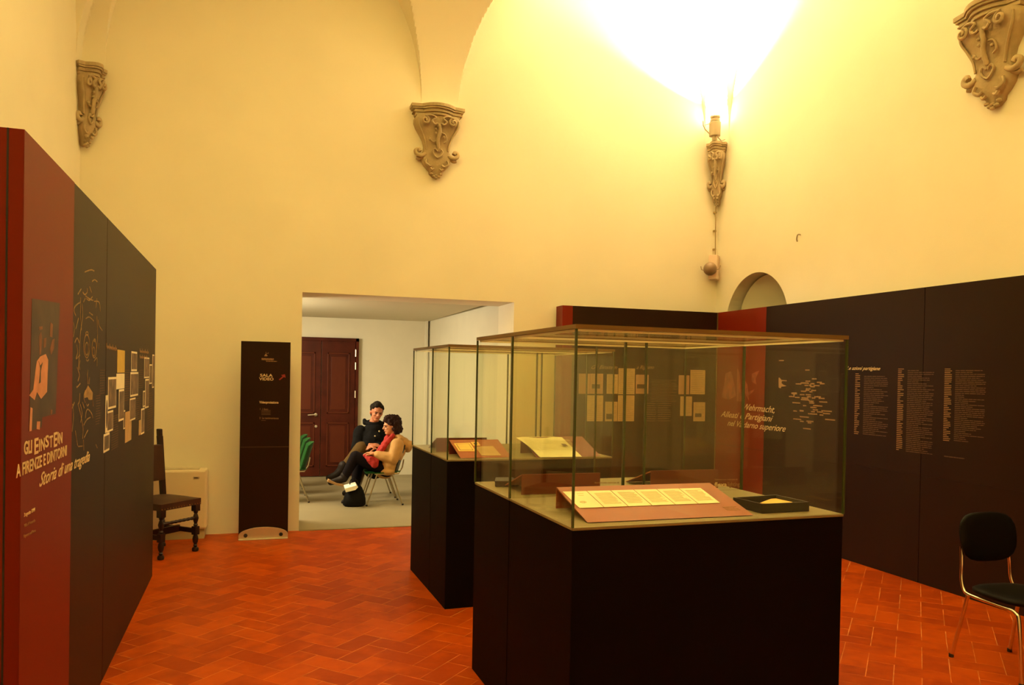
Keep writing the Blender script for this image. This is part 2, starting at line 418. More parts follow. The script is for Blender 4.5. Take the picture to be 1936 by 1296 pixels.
def vault(x, y):
    d = max(0.0, min(x - XL, XR - x, y - YF, YB - y)); h = 0 if d <= 0 else HH * math.sqrt(max(0, 1 - (1 - min(d / RH, 1)) ** 2))
    for b0, b1, c in ((XL, XM, x), (XM, XR, x), (YBAY[1], YBAY[0], y), (YBAY[2], YBAY[1], y), (YBAY[3], YBAY[2], y)):
        if b0 <= c <= b1:
            a = (b1 - b0) / 2 - .2; u = (c - (b0 + b1) / 2) / a
            if abs(u) < 1: h = max(h, LH * math.sqrt(1 - u * u))
    return Z0 + h
bm = B(); G = [[bm.verts.new((x, y, vault(x, y))) for y in ys] for x in xs]
for i in range(len(xs) - 1):
    for j in range(len(ys) - 1): bm.faces.new((G[i][j], G[i][j + 1], G[i + 1][j + 1], G[i + 1][j]))
struct('ceiling', bm, 'vault', smooth=28)

# ================================================================== VIDEO ROOM
R2X0, R2X1, R2Y = -2.6, 2.56, 12.40
struct('floor_video_room', box(B(), R2X0 - .1, R2X1 + .2, YB, R2Y + .1, -0.06, 0.0), 'grey_floor')
struct('ceiling_video_room', box(B(), R2X0 - .1, 2.50, YB + WT, R2Y + .1, 2.46, 2.52), 'white_ceiling')
struct('trim_shadow_gap', box(B(), 2.40, R2X1 + .3, YB + WT, R2Y + .1, 2.62, 2.66), 'black')  # black board above the ceiling slot, its colour standing in for the shadow line
struct('wall_video_back', box(B(), R2X0 - .1, 2.475, R2Y, R2Y + .1, 0, 2.62), 'white_wall')
struct('wall_video_return', box(B(), 2.445, 2.475, R2Y - 0.14, R2Y, 0, 2.46), 'white_wall')
struct('wall_video_right', quadbox(B(), [(DX1, YB + WT, 0), (2.50, R2Y + .1, 0), (2.50, R2Y + .1, 2.66), (DX1, YB + WT, 2.66)], (.12, 0, 0)), 'white_wall')
struct('wall_video_left', box(B(), R2X0 - .1, R2X0, YB + WT, R2Y + .1, 0, 2.6), 'white_wall')
struct('wall_video_behind', box(B(), R2X1 - .2, R2X1 + .3, R2Y + .08, R2Y + .14, 0, 2.66), 'white_wall')
struct('trim_threshold', box(B(), DX0, DX1, YB - 0.03, YB + 0.012, -0.004, 0.006), 'deck')

# double mahogany door of the video room
DW0, DWm, DW1, DH = 0.30, 0.835, 1.355, 2.10
t = thing('door_1', 'x', 'door', (0, R2Y, 0)); del t['label']; del t['category']; t['kind'] = 'structure'
def leaf(x0, x1, nm):
    bm = B(); box(bm, x0 + .004, x1 - .004, -.05, -.012, 0.01, DH)
    o = obj(nm, bm, 'door', t, bevel=.003)
    bm = B()
    for z0, z1 in ((0.16, 0.84), (0.98, 1.20) if False else (0.98, 1.92),):
        for a, b, c, d in ((x0 + .09, x1 - .09, z0, z0 + .022), (x0 + .09, x1 - .09, z1 - .022, z1), (x0 + .09, x0 + .112, z0, z1), (x1 - .112, x1 - .09, z0, z1)):
            box(bm, a, b, -.062, -.05, c, d)
        box(bm, x0 + .15, x1 - .15, -.056, -.05, z0 + .06, z1 - .06)
    obj('door_panel_moulding', bm, 'door_edge', o, bevel=.003)
    return o
lf = leaf(DW0, DWm, 'door_leaf'); rt = leaf(DWm, DW1, 'door_leaf')
bm = B(); box(bm, DW1, DW1 + .045, -.07, -.001, 0, DH + .05); box(bm, DW0 - .05, DW0, -.07, -.001, 0, DH + .05); box(bm, DW0 - .05, DW1 + .045, -.07, -.001, DH, DH + .05)
obj('door_frame', bm, 'door', t)
bm = B(); hx = 0.762
lathe(bm, [(.024, 0), (.024, .008), (.012, .01), (.010, .05)], (hx, -.05, 0.96), 14, Matrix.Rotation(PI / 2, 3, 'X'))
tube(bm, [(hx, -.095, .96), (hx - .03, -.1, .962), (hx - .12, -.097, .955)], [.011, .010, .008], 8)
obj('door_handle', bm, 'silver', lf, smooth=40)
bm = B(); lathe(bm, [(.020, 0), (.020, .012), (.006, .014)], (hx + .005, -.05, .78), 14, Matrix.Rotation(PI / 2, 3, 'X'))
obj('lock_cover', bm, 'silver', lf, smooth=40)
for z in (0.62, 1.28, 1.72, 1.92):
    obj('hinge', tube(B(), [(DW1 - .003, -.075, z - .055), (DW1 - .003, -.075, z + .055)], .010, 8), 'silver', rt)

# ================================================================== CORBELS
def spiral(cx, cz, r, turns, a0, sgn, y, n=26):
    return [(cx + sgn * r * (1 - .85 * i / n) * math.cos(a0 + turns * 2 * PI * i / n), y - 0.012 * i / n, cz + r * (1 - .85 * i / n) * math.sin(a0 + turns * 2 * PI * i / n)) for i in range(n + 1)]
def corbel(name, label, loc, rz, S=1.0, wx=1.0, corner=False, group=None):
    """origin on the wall at the top; -Y local points into the room"""
    t = thing(name, label, 'corbel', loc, rz, group)
    bm = B()   # moulded abacus with a projecting curved middle
    def plan(hw, d, k):
        pts = [(-hw, 0.02 if not corner else .05), (-hw, -d * .55)]
        for i in range(11):
            u = -0.62 + 1.24 * i / 10
            pts.append((hw * u, -d * (.62 + .38 * (1 - (u / .62) ** 2))))
        pts += [(hw, -d * .55), (hw, 0.02 if not corner else .05)]
        return pts
    for hw, d, z0, z1 in ((.285, .235, -.035, 0), (.272, .222, -.052, -.035), (.250, .2, -.075, -.052), (.262, .208, -.085, -.075), (.238, .19, -.115, -.085)):
        quadbox(bm, [(x * wx * S, y * S, z0 * S) for x, y in plan(hw, d, 0)], (0, 0, (z1 - z0) * S))
    obj('top_moulding', bm, 'stone', t, bevel=.004)
    bm = B()   # shield body
    prof = [(0, .225, .175), (.05, .245, .172), (.12, .245, .165), (.2, .225, .15), (.3, .185, .13), (.4, .15, .112), (.5, .135, .10), (.56, .14, .098), (.62, .155, .098), (.7, .16, .095), (.78, .145, .088), (.85, .11, .075), (.90, .075, .06), (.95, .07, .05), (1.0, .03, .03)]
    rows = []
    for tt, hw, d in prof:
        z = (-.11 - tt * .62) * S; row = []
        for i in range(15):
            a = PI * i / 14; c = math.cos(a); s_ = math.sin(a)
            x = -hw * (abs(c) ** .55) * (1 if c > 0 else -1); y = -d * (s_ ** .35 if s_ > 0 else 0)
            row.append(bm.verts.new((x * wx * S, (y + (.01 if not corner else .03 * (1 - s_))) * S, z)))
        rows.append(row)
    for a, b in zip(rows, rows[1:]):
        for i in range(14): bm.faces.new((a[i], a[i + 1], b[i + 1], b[i]))
        bm.faces.new((a[14], a[0], b[0], b[14]))
    bm.faces.new(rows[0]); bm.faces.new(rows[-1][::-1])
    br_ = obj('bracket', bm, 'stone', t, smooth=50)
    def sc(p): return (p[0] * wx * S, p[1] * S, p[2] * S)
    r = .013 * S
    for s in (-1, 1):
        bm = B()
        tube(bm, [sc(p) for p in spiral(s * .15, -.18, .045, 1.4, PI / 2, s, -.178)], [r] * 27, 6)
        tube(bm, [sc(p) for p in smoothpath([(s * .15, -.178, -.135), (s * .09, -.185, -.128), (s * .04, -.188, -.15), (s * .075, -.186, -.185), (s * .05, -.184, -.215), (s * .02, -.178, -.20)])], r * .9, 6)
        tube(bm, [sc(p) for p in smoothpath([(s * .213, -.138, -.15), (s * .205, -.132, -.22), (s * .165, -.112, -.30), (s * .130, -.094, -.38), (s * .118, -.085, -.46)])], r * .8, 6)
        obj('upper_scroll', bm, 'stone', br_, smooth=60)
        bm = B()   # side volute
        tube(bm, [sc(p) for p in smoothpath([(s * .12, -.07, -.50), (s * .17, -.075, -.525), (s * .215, -.075, -.51), (s * .225, -.07, -.475), (s * .195, -.075, -.462), (s * .18, -.08, -.485)])], [.022 * S] * 31, 7)
        tube(bm, [sc(p) for p in smoothpath([(s * .12, -.06, -.51), (s * .18, -.05, -.55), (s * .215, -.045, -.545)])], [.017 * S] * 13, 6)
        obj('side_volute', bm, 'stone', br_, smooth=60)
    bm = B()   # relief carving: stem, swirls, heart and drooping leaf
    tube(bm, [sc(p) for p in smoothpath([(.0, -.17, -.20), (.012, -.165, -.28), (-.005, -.142, -.36), (.008, -.118, -.45)])], [.02 * S, .017 * S] * 9 + [.012 * S], 7)
    for p, q in (((-.03, -.162, -.26), .016), ((-.03, -.155, -.30), .017), ((-.09, -.13, -.36), .018), ((.06, -.14, -.33), .016), ((0, -.165, -.225), .022)):
        ball(bm, sc(p), q * S, 1)
    tube(bm, [sc(p) for p in smoothpath([(-.10, -.13, -.34), (-.06, -.13, -.385), (-.015, -.125, -.37)])], .009 * S, 6)
    tube(bm, [sc(p) for p in smoothpath([(.03, -.14, -.29), (.07, -.138, -.30), (.09, -.13, -.36), (.06, -.125, -.385)])], .009 * S, 6)
    for s in (-1, 1):
        tube(bm, [sc(p) for p in smoothpath([(s * .005, -.11, -.475), (s * .03, -.112, -.452), (s * .052, -.108, -.478), (s * .03, -.106, -.52), (0, -.104, -.54)])], .010 * S, 6)
        tube(bm, [sc(p) for p in smoothpath([(s * .11, -.09, -.56), (s * .12, -.095, -.60), (s * .08, -.095, -.63), (s * .05, -.09, -.615)])], .013 * S, 6)
        tube(bm, [sc(p) for p in smoothpath([(s * .07, -.08, -.64), (s * .05, -.085, -.665), (s * .03, -.08, -.65)])], .012 * S, 6)
    for x, z in ((-.05, -.70), (0, -.715), (.05, -.70), (-.025, -.725), (.03, -.728), (0, -.742)):
        ball(bm, sc((x, -.05, z)), (.022 * S * max(wx, .5), .022 * S, .016 * S), 1)
    obj('carved_relief', bm, 'stone', br_, smooth=60)
    return t
corbel('wall_corbel', 'carved grey stone corbel alone in the middle of the back wall, above the doorway', (1.705, YB, Z0), 0, group='wide carved corbels')
corbel('wall_corbel', 'large carved stone corbel cut by the top right corner of the picture, on right wall', (XR, 4.47, Z0), -PI / 2, 1.04, group='wide carved corbels')
corbel('corner_corbel', 'narrow carved stone corbel in the left corner, high above the red partition', (XL + .035, YB - .035, Z0 - .02), PI / 4, 1.0, .50, True, 'narrow corner corbels')
corbel('corner_corbel', 'narrow carved stone corbel in the right corner under the lit uplight', (XR - .035, YB - .035, Z0 - .03), -PI / 4, 0.98, .42, True, 'narrow corner corbels')

# uplight standing on the corner corbel
lx, ly = LAMP_POS.x, LAMP_POS.y
t = thing('wall_uplight', 'glowing uplight with metal can body on top of the right corner corbel', 'lamp', (lx, ly, Z0 - .03))
obj('lamp_body', lathe(B(), [(.03, 0), (.03, .05), (.064, .055), (.068, .21), (.05, .22)], n=20), 'can', t, smooth=40)
obj('lamp_collar', lathe(B(), [(.045, .22), (.056, .225), (.056, .245), (.045, .25), (.045, .262), (.056, .267), (.056, .285), (.04, .29)], n=20), 'can', t, smooth=40)
obj('bulb', lathe(B(), [(.02, .29), (.034, .30), (.036, .34), (.02, .355)], n=16), 'bulb', t, smooth=50)
bm = B(); tube(bm, [(-.05, 0, .2), (-.13, -.01, .17), (-.16, -.01, .16), (-.13, 0, .12), (-.05, 0, .06)], .006, 6); tube(bm, [(-.16, -.01, .16), (-.165, -.01, .21)], .006, 6)
tube(bm, [(.03, -.02, .04), (.08, -.02, .0), (.12, -.03, .02)], .006, 6)
obj('mounting_wire', bm, 'can', t, smooth=50)

# cable, sensor box with ball, hook
p0 = atY(1348, 378, YB - .06); p1 = atY(1350, 483, YB - .06)
xw = XR - .055
bm = B(); tube(bm, [(xw, YB - .035, p0.z + .01), (xw + .004, YB - .035, (p0.z + p1.z) / 2), (xw + .008, YB - .035, p1.z - .02)], .006, 6)
for k in range(3): box(bm, xw - .012, xw + .02, YB - .03, YB + .002, p0.z - .15 - k * .22, p0.z - .13 - k * .22)
tag(obj('wall_cable', bm, 'cable'), 'thin cable running down the corner from corbel to sensor box', 'cable')
zb = atY(1345, 528, YB - .1).z; zt_ = atY(1345, 482, YB - .1).z
t = thing('motion_sensor', 'pinkish box with round grey ball sensor in right corner above panels', 'sensor', (5.055, YB - .09, zb), -PI / 4)
obj('sensor_housing', box(B(), -.05, .05, -.03, .115, 0, zt_ - zb), 'sensor_box', t, bevel=.004)
obj('sensor_ball', ball(B(), (-.02, -.075, .115), .078, 3), 'sensor_ball', t, smooth=60)
obj('ball_bracket', tube(B(), [(-.085, -.07, .10), (-.12, -.07, .11), (-.13, -.07, .15)], .007, 6), 'can', t, smooth=40)
obj('ball_bracket', tube(B(), [(.045, -.07, .10), (.085, -.07, .11), (.10, -.07, .15)], .007, 6), 'can', t, smooth=40)
hp = atX(1513, 450, XR)
bm = B(); tube(bm, smoothpath([(XR + .01, hp.y, hp.z + .03), (XR - .03, hp.y, hp.z + .03), (XR - .035, hp.y + .01, hp.z - .01), (XR - .02, hp.y + .02, hp.z - .035)]), .007, 6)
tag(obj('wall_hook', bm, 'can'), 'small iron hook alone on the right wall above the arched recess', 'hook')
# ================================================================== EXHIBITION PARTITIONS
PH = 2.40
FL = Face((-0.757, 2.92, 0), (-0.058, 3.74, 0))
UL = Vector((-0.058, 3.74, 0)).length
us = FL.px(198, 850)[0]                     # seam between the two boards
def panel_box(F, u0, u1, th, z0=0.0, z1=PH, n0=0.0):
    return quadbox(B(), [F.w(u0, z0, n0), F.w(u1, z0, n0), F.w(u1, z1, n0), F.w(u0, z1, n0)], -F.n * th)
lp1 = tag(obj('partition_panel', panel_box(FL, 0, us - .004, .34), 'panel'), 'tall left partition board, near half, dark red with big cream title', 'partition panel')
lp2 = tag(obj('partition_panel', panel_box(FL, us + .004, UL, .34), 'panel'), 'tall left partition board, far half beside the antique chair, with many small pictures', 'partition panel')
ub = FL.px(139, 450)[0]
obj('red_print', sheet(B(), FL, [(0, 0), (ub, 0), (ub, PH), (0, PH)], .0016), 'panel_red', lp1, label='dark red printed left part')
e0 = FL.w(0, 0, 0)
obj('red_end', quadbox(B(), [e0, e0 - FL.n * .34, e0 - FL.n * .34 + Vector((0, 0, PH)), e0 + Vector((0, 0, PH))], -FL.u * .0016), 'panel_red', lp1, label='dark red narrow end of the board')
q = FL.w(0, 0, -.042) - FL.u * .002
obj('end_seam', quadbox(B(), [q, q - FL.n * .006, q - FL.n * .006 + Vector((0, 0, PH)), q + Vector((0, 0, PH))], -FL.u * .001), 'black', lp1)

def line_text(F, s, x0, y0, x1, y1, ytop, m, parent, name='lettering', shear=0.0, bold=0.0, lift=.0016, cap=.70, label=None):
    u0, v0 = F.px(x0, y0); u1, v1 = F.px(x1, y1); vt = F.px(x0, ytop)[1]
    size = (vt - v0) / cap
    bm = text_bm(s, size, F, u0, v0, shear=shear, bold=bold * size, rot=math.atan2(v1 - v0, u1 - u0), lift=lift, width=math.hypot(u1 - u0, v1 - v0))
    return obj(name, bm, m, parent, label=label)
def scribble(F, x0, y0, x1, y1, amp, m, parent, name='script_heading', wd=.006):
    u0, v0 = F.px(x0, y0); u1, v1 = F.px(x1, y1); n = 40
    pts = [(u0 + (u1 - u0) * i / n, v0 + (v1 - v0) * i / n + amp * math.sin(i * 1.7) * (1.6 if i % 11 < 3 else .6)) for i in range(n + 1)]
    bm = B(); ribbon(bm, F, pts, wd); return obj(name, bm, m, parent)

# archive photograph on the red part
def zq(F, pts, ox, oy, s): return [F.px(ox + a / s, oy + b / s) for a, b in pts]
Z1 = (20, 540, 4.47)
ph = obj('archive_photo', sheet(B(), FL, zq(FL, [(175, 110), (410, 150), (375, 1085), (262, 1115), (255, 1200), (150, 1232)], *Z1), .001, .0016), 'dark_photo', lp1, label='dark archive photo of a family')
bm = B()
for poly in ([(215, 640), (245, 600), (290, 580), (310, 630), (300, 900), (250, 960), (215, 900), (195, 970), (150, 930), (185, 880), (205, 700)],
             [(160, 1030), (178, 1040), (170, 1230), (150, 1235)], [(215, 1150), (242, 1150), (238, 1220), (212, 1215)]):
    sheet(bm, FL, zq(FL, poly, *Z1), .0006, .0026)
obj('photo_figure', bm, 'photo_light', ph)
bm = B()
for poly in ([(232, 430), (250, 390), (258, 450), (250, 580), (238, 590)], [(330, 310), (350, 330), (345, 440), (325, 430)], [(345, 460), (365, 450), (360, 530), (335, 590), (325, 540)],
             [(330, 1050), (348, 1050), (342, 1090), (330, 1090)], [(275, 450), (295, 440), (290, 520), (272, 530)], [(232, 350), (262, 345), (262, 370), (235, 380)]):
    sheet(bm, FL, zq(FL, poly, *Z1), .0006, .0026)
obj('photo_face', bm, 'photo_dim', ph)
bm = B(); sheet(bm, FL, zq(FL, [(228, 640), (242, 700), (235, 780), (230, 830), (245, 820), (246, 720), (262, 650), (240, 680)], *Z1), .0006, .0034)
obj('photo_necktie', bm, 'dark_photo', ph)

line_text(FL, 'GLI', 43.5, 860, 58.5, 856, 836, 'letter', lp1, 'title_lettering', bold=.03)
# the playful capitals of the title: each letter stands a little higher or lower
uE0, vE0 = FL.px(62.5, 856); uE1, vE1 = FL.px(117, 836); vE = FL.px(62.5, 833)[1]; hE = vE - vE0
bm = B(); L = 'EINSTEIN'
wts = [.42 if c_ == 'I' else 1.0 for c_ in L]; acc = 0.0
for i, ch in enumerate(L):
    big = ch == 'E'; sz = hE / .70 * (1.28 if big else 1.0); k0 = acc / sum(wts); acc += wts[i]; k1 = acc / sum(wts)
    merge(bm, text_bm(ch, sz, FL, uE0 + (uE1 - uE0) * k0, vE0 + (vE1 - vE0) * k0 - (hE * .17 if big else (hE * .08 if i % 3 else -.06 * hE)), bold=.02 * sz, lift=.0016, width=(uE1 - uE0) * (k1 - k0) * (.5 if ch == 'I' else .84)))
obj('title_lettering', bm, 'letter', lp1)
line_text(FL, 'A FIRENZE E DINTORNI', 29.5, 904, 125, 861, 880, 'letter', lp1, 'title_lettering', bold=.018)
line_text(FL, 'Storia di una tragedia', 72, 922, 168, 872, 896, 'letter', lp1, 'script_lettering', shear=.55, bold=.004)
line_text(FL, '3 agosto 1944', 44, 978, 64.5, 967, 971, 'letter', lp1, 'small_lettering', bold=.02)
line_text(FL, 'Villa il Focardo', 44, 998, 65, 987, 992, 'letter_mid', lp1, 'small_lettering')
line_text(FL, "Rignano sull'Arno", 43, 1018, 66, 1006, 1012, 'letter_mid', lp1, 'small_lettering')

# engraved ornament printed in fine lines on the brown part
EA = (120, 480, 5.89); EB = (120, 680, 5.89)
bm = B()
def strokes(lst, Z, wd=.0055):
    for s in lst:
        p = smoothpath([(*FL.px(Z[0] + a / Z[2], Z[1] + b / Z[2]), 0) for a, b in s], 4)
        ribbon(bm, FL, [(q.x, q.y) for q in p], wd)
strokes([[(205, 560), (212, 700), (190, 860), (180, 1000), (165, 1290)], [(190, 500), (188, 700), (200, 850)], [(130, 575), (115, 630), (135, 690)], [(165, 720), (150, 780), (135, 835)], [(110, 770), (118, 850), (108, 925)],
         [(235, 205), (270, 190), (310, 180), (340, 192)], [(318, 310), (345, 290), (375, 312)], [(195, 395), (160, 450)], [(215, 430), (235, 455), (262, 430), (262, 390)], [(290, 370), (300, 400), (310, 430)],
         [(245, 470), (270, 490), (300, 510), (330, 520)], [(255, 500), (285, 520), (320, 480)], [(190, 490), (185, 540), (155, 560), (120, 600)], [(340, 530), (395, 540), (408, 640)], [(370, 500), (360, 600)],
         [(285, 655), (325, 685)], [(245, 725), (285, 705), (335, 750)], [(385, 740), (395, 800), (430, 855)], [(370, 700), (378, 900), (365, 1100)], [(125, 990), (150, 940), (172, 990)], [(145, 1020), (155, 1100), (140, 1170), (180, 1130)],
         [(185, 1190), (175, 1240), (180, 1290)], [(340, 1200), (370, 1160), (372, 1250)], [(220, 540), (240, 500)], [(250, 1180), (265, 1195), (280, 1180)], [(392, 1000), (390, 1060)]], EA)
for cx, cy, rx, ry in ((258, 1030, 32, 130), (258, 1060, 18, 70), (340, 1060, 25, 100), (336, 1090, 12, 50), (260, 890, 14, 20), (345, 965, 10, 14)):
    strokes([[(cx + rx * math.cos(2 * PI * i / 12), cy + ry * math.sin(2 * PI * i / 12)) for i in range(13)]], EA)
strokes([[(270, 120), (265, 180), (272, 270)], [(290, 200), (285, 270)], [(45, 580), (65, 550), (95, 540), (120, 480)], [(160, 500), (190, 620), (215, 760), (212, 880)], [(185, 500), (205, 600), (190, 700)], [(245, 650), (250, 590), (270, 555), (310, 600), (325, 650)],
         [(225, 730), (260, 670), (300, 645)], [(230, 870), (270, 790)], [(130, 800), (155, 960)], [(220, 900), (225, 1010)], [(165, 970), (210, 965)], [(150, 90), (175, 170), (160, 240)], [(145, 300), (150, 310), (185, 270)], [(180, 380), (175, 470), (160, 500)],
         [(240, 350), (225, 420), (240, 480)], [(320, 380), (322, 450), (330, 520)], [(255, 500), (265, 520), (280, 500)], [(100, 500), (110, 640), (95, 800)], [(360, 950), (375, 985)], [(210, 480), (230, 540)]], EB)
obj('engraved_ornament', bm, 'engraving', lp1, label='fine gold line engraving')
bm = B(); sheet(bm, FL, zq(FL, [(270, 290), (235, 360), (230, 430), (265, 420), (275, 450), (318, 450), (322, 370)], *EB), .0006, .0012)
obj('engraved_leaf', bm, 'engraving', lp1)

# pictures and text columns of the far half
Z3 = (180, 630, 5.4)
def zr(F, Z, a, b, c, d): return rect(F, Z[0] + a / Z[2], Z[1] + b / Z[2], Z[0] + c / Z[2], Z[1] + d / Z[2])
def picture(F, q, m, parent, border=.012, frame='paper', name='picture_print', lift=0.0):
    (u0, v0), (u1, _), (_, v1), _ = q
    o = obj(name, sheet(B(), F, q, .0012, lift), frame if border else m, parent)
    if border:
        b = min(border, (u1 - u0) * .2); o2 = obj('printed_image', sheet(B(), F, [(u0 + b, v0 + b), (u1 - b, v0 + b), (u1 - b, v1 - b), (u0 + b, v1 - b)], .0008, lift + .0012), m, o)
    return o
for i, (a, b, c, d, m, br) in enumerate([(225, 175, 300, 405, 'yellow_print', 0), (215, 415, 297, 570, 'paper', 0), (130, 450, 212, 770, 'photo_mid', .012), (120, 795, 180, 1005, 'photo_mid', .010), (85, 1025, 143, 1210, 'photo_mid', .012),
        (240, 575, 292, 895, 'photo_mid', .012), (288, 790, 303, 980, 'photo_mid', .008), (305, 800, 368, 1105, 'tan_paper', 0), (352, 665, 408, 890, 'photo_mid', .010), (368, 190, 425, 390, 'photo_mid', .012), (358, 400, 437, 645, 'photo_mid', .012),
        (500, 250, 550, 460, 'photo_mid', .010), (553, 320, 578, 520, 'photo_mid', .010), (582, 220, 600, 560, 'photo_mid', .010), (510, 470, 545, 765, 'photo_mid', .012), (487, 590, 507, 755, 'photo_mid', .010), (468, 770, 500, 1030, 'photo_mid', .012), (445, 890, 466, 1040, 'tan_paper', 0)]):
    picture(FL, zr(FL, Z3, a, b, c, d), m, lp2, br)
q = zr(FL, Z3, 66, 640, 126, 1025); (u0, v0), (u1, _), (_, v1), _ = q; u0 = max(u0, us + .006)
o = picture(FL, [(u0, v0), (u1, v0), (u1, v1), (u0, v1)], 'paper', lp2, 0)
bm = B(); sheet(bm, FL, [((u0 + u1) / 2 + (u1 - u0) * .33 * math.cos(2 * PI * k / 20), (v0 + v1) / 2 + (v1 - v0) * .38 * math.sin(2 * PI * k / 20)) for k in range(20)], .0008, .0012); obj('oval_portrait', bm, 'dark_photo', o)
for k, (a, b, c, d, n, par) in enumerate([(45, 385, 100, 620, 10, lp1), (5, 645, 52, 930, 12, lp1), (300, 385, 352, 690, 14, lp2), (443, 385, 495, 560, 9, lp2), (412, 650, 462, 880, 12, lp2), (165, 850, 235, 1180, 15, lp2), (532, 620, 590, 980, 17, lp2)]):
    (u0, v0), (u1, _), (_, v1), _ = zr(FL, Z3, a, b, c, d)
    bm = B(); bars(bm, FL, u0, u1, v0, v1, n, (v1 - v0) / n * .42); x = obj('text_column', bm, 'letter_dim', par); x['kind'] = 'stuff'
scribble(FL, 201, 656, 221, 661, .012, 'letter_mid', lp2); scribble(FL, 264, 665, 281, 667, .012, 'letter_mid', lp2); scribble(FL, 264, 676, 279, 677, .010, 'letter_mid', lp2)

# back board and right-hand boards
FB = Face((3.10, 7.99, 0), (1, 0, 0))
bp = tag(obj('partition_panel', panel_box(FB, 0, 1.94, .19), 'panel'), 'brown partition board standing against back wall right of the doorway, with rows of documents', 'partition panel')
ur = FB.px(1083, 580)[0]
obj('red_print', sheet(B(), FB, [(0, 0), (ur, 0), (ur, PH), (0, PH)], .0016), 'panel_red', bp, label='narrow dark red printed strip')
obj('red_end', quadbox(B(), [(3.10, 7.99, 0), (3.10, 8.18, 0), (3.10, 8.18, PH), (3.10, 7.99, PH)], (-.0016, 0, 0)), 'panel_red', bp, label='dark red narrow end of the board')
for a, b, c, d, m in ((1094, 707, 1115, 745, 'pink_paper'), (1115.6, 707, 1140, 745, 'pink_paper'), (1147, 708, 1168, 745, 'tan_paper'), (1169, 697, 1200, 746, 'tan_paper'), (1202, 709, 1226, 745, 'pink_paper'),
                      (1107, 748, 1140, 797, 'tan_paper'), (1144, 760, 1167, 797, 'tan_paper'), (1168, 748, 1199, 797, 'tan_paper'), (1283, 710, 1303, 746, 'pink_paper'), (1305, 700, 1333, 746, 'tan_paper'),
                      (1286, 750, 1308, 787, 'tan_paper'), (1311, 761, 1333, 797, 'tan_paper')):
    q = rect(FB, a, b, c, d); o = picture(FB, q, m, bp, 0, name='document_print')
    (u0, v0), (u1, _), (_, v1), _ = q
    bm = B(); bars(bm, FB, u0 + .015, u1 - .015, v0 + .02, v1 - .02, 12, .005, .0012, words=False); x = obj('document_text', bm, 'pencil', o)
for a, b, c, d in ((1119, 727, 1134, 735), (1204, 727, 1220, 735), (1146, 783, 1160, 793), (1314, 782, 1326, 789)):
    obj('document_image', sheet(B(), FB, rect(FB, a, b, c, d), .0008, .0022), 'dark_photo', bp)
for a, b, c, d, n in ((1231, 720, 1279, 760, 15), (1218, 764, 1240, 797, 9), (1244, 764, 1269, 797, 9)):
    (u0, v0), (u1, _), (_, v1), _ = rect(FB, a, b, c, d); bm = B(); bars(bm, FB, u0, u1, v0, v1, n, (v1 - v0) / n * .4); x = obj('text_column', bm, 'letter_dim', bp); x['kind'] = 'stuff'
line_text(FB, 'Gli Einstein', 1116, 698, 1165, 698, 691, 'letter_mid', bp, 'script_heading', shear=.5)
line_text(FB, 'a Rignano', 1203, 698, 1236, 698, 691, 'letter_mid', bp, 'script_heading', shear=.5)

FR = Face((5.045, 7.99, 0), (0.055, -3.80, 0))
uq = FR.px(1448, 640)[0]
rp1 = tag(obj('partition_panel', panel_box(FR, 0, uq + 2.05, .05), 'panel'), 'brown and red partition board along right wall below the arch, with map names', 'partition panel')
rp2 = tag(obj('partition_panel', panel_box(FR, uq + 2.056, 8.4, .05), 'panel'), 'plain dark end of the right-hand partition behind the black chair', 'partition panel')
obj('red_print', sheet(B(), FR, [(0, 0), (uq, 0), (uq, PH), (0, PH)], .0016), 'panel_red', rp1, label='dark red printed strip')
obj('corner_trim', box(B(), 5.032, 5.043, 7.98, 7.989, 0, PH), 'lid', rp1)
ZF = (1330, 560, 3.81)
bm = B()
for poly in ([(160, 560), (200, 540), (215, 600), (235, 720), (180, 750), (130, 730), (150, 640)], [(245, 520), (262, 560), (275, 720), (300, 760), (240, 760)], [(295, 600), (318, 640), (330, 760), (300, 700)], [(350, 560), (405, 535), (375, 600), (385, 640), (350, 620)], [(310, 700), (370, 670), (360, 690), (320, 720)]):
    sheet(bm, FR, zq(FR, poly, *ZF), .0008, .0016)
obj('faded_group_image', bm, mat('faded_red_image', (0.27, 0.055, 0.022), .6, var=.4, vscale=18), rp1)
line_text(FR, 'Wehrmacht,', 1403, 775, 1461, 781, 763, 'letter', rp1, 'script_lettering', shear=.5, bold=.002)
line_text(FR, 'Alleati e Partigiani', 1363, 788, 1462, 798, 777, 'letter', rp1, 'script_lettering', shear=.5, bold=.002)
line_text(FR, 'nel Valdarno superiore', 1375, 805, 1485, 817, 794, 'letter', rp1, 'script_lettering', shear=.5, bold=.002)
line_text(FR, 'Le azioni partigiane', 1601, 699.5, 1664, 700.5, 693, 'letter', rp1, 'script_heading', shear=.5, bold=.006)
bm = B()
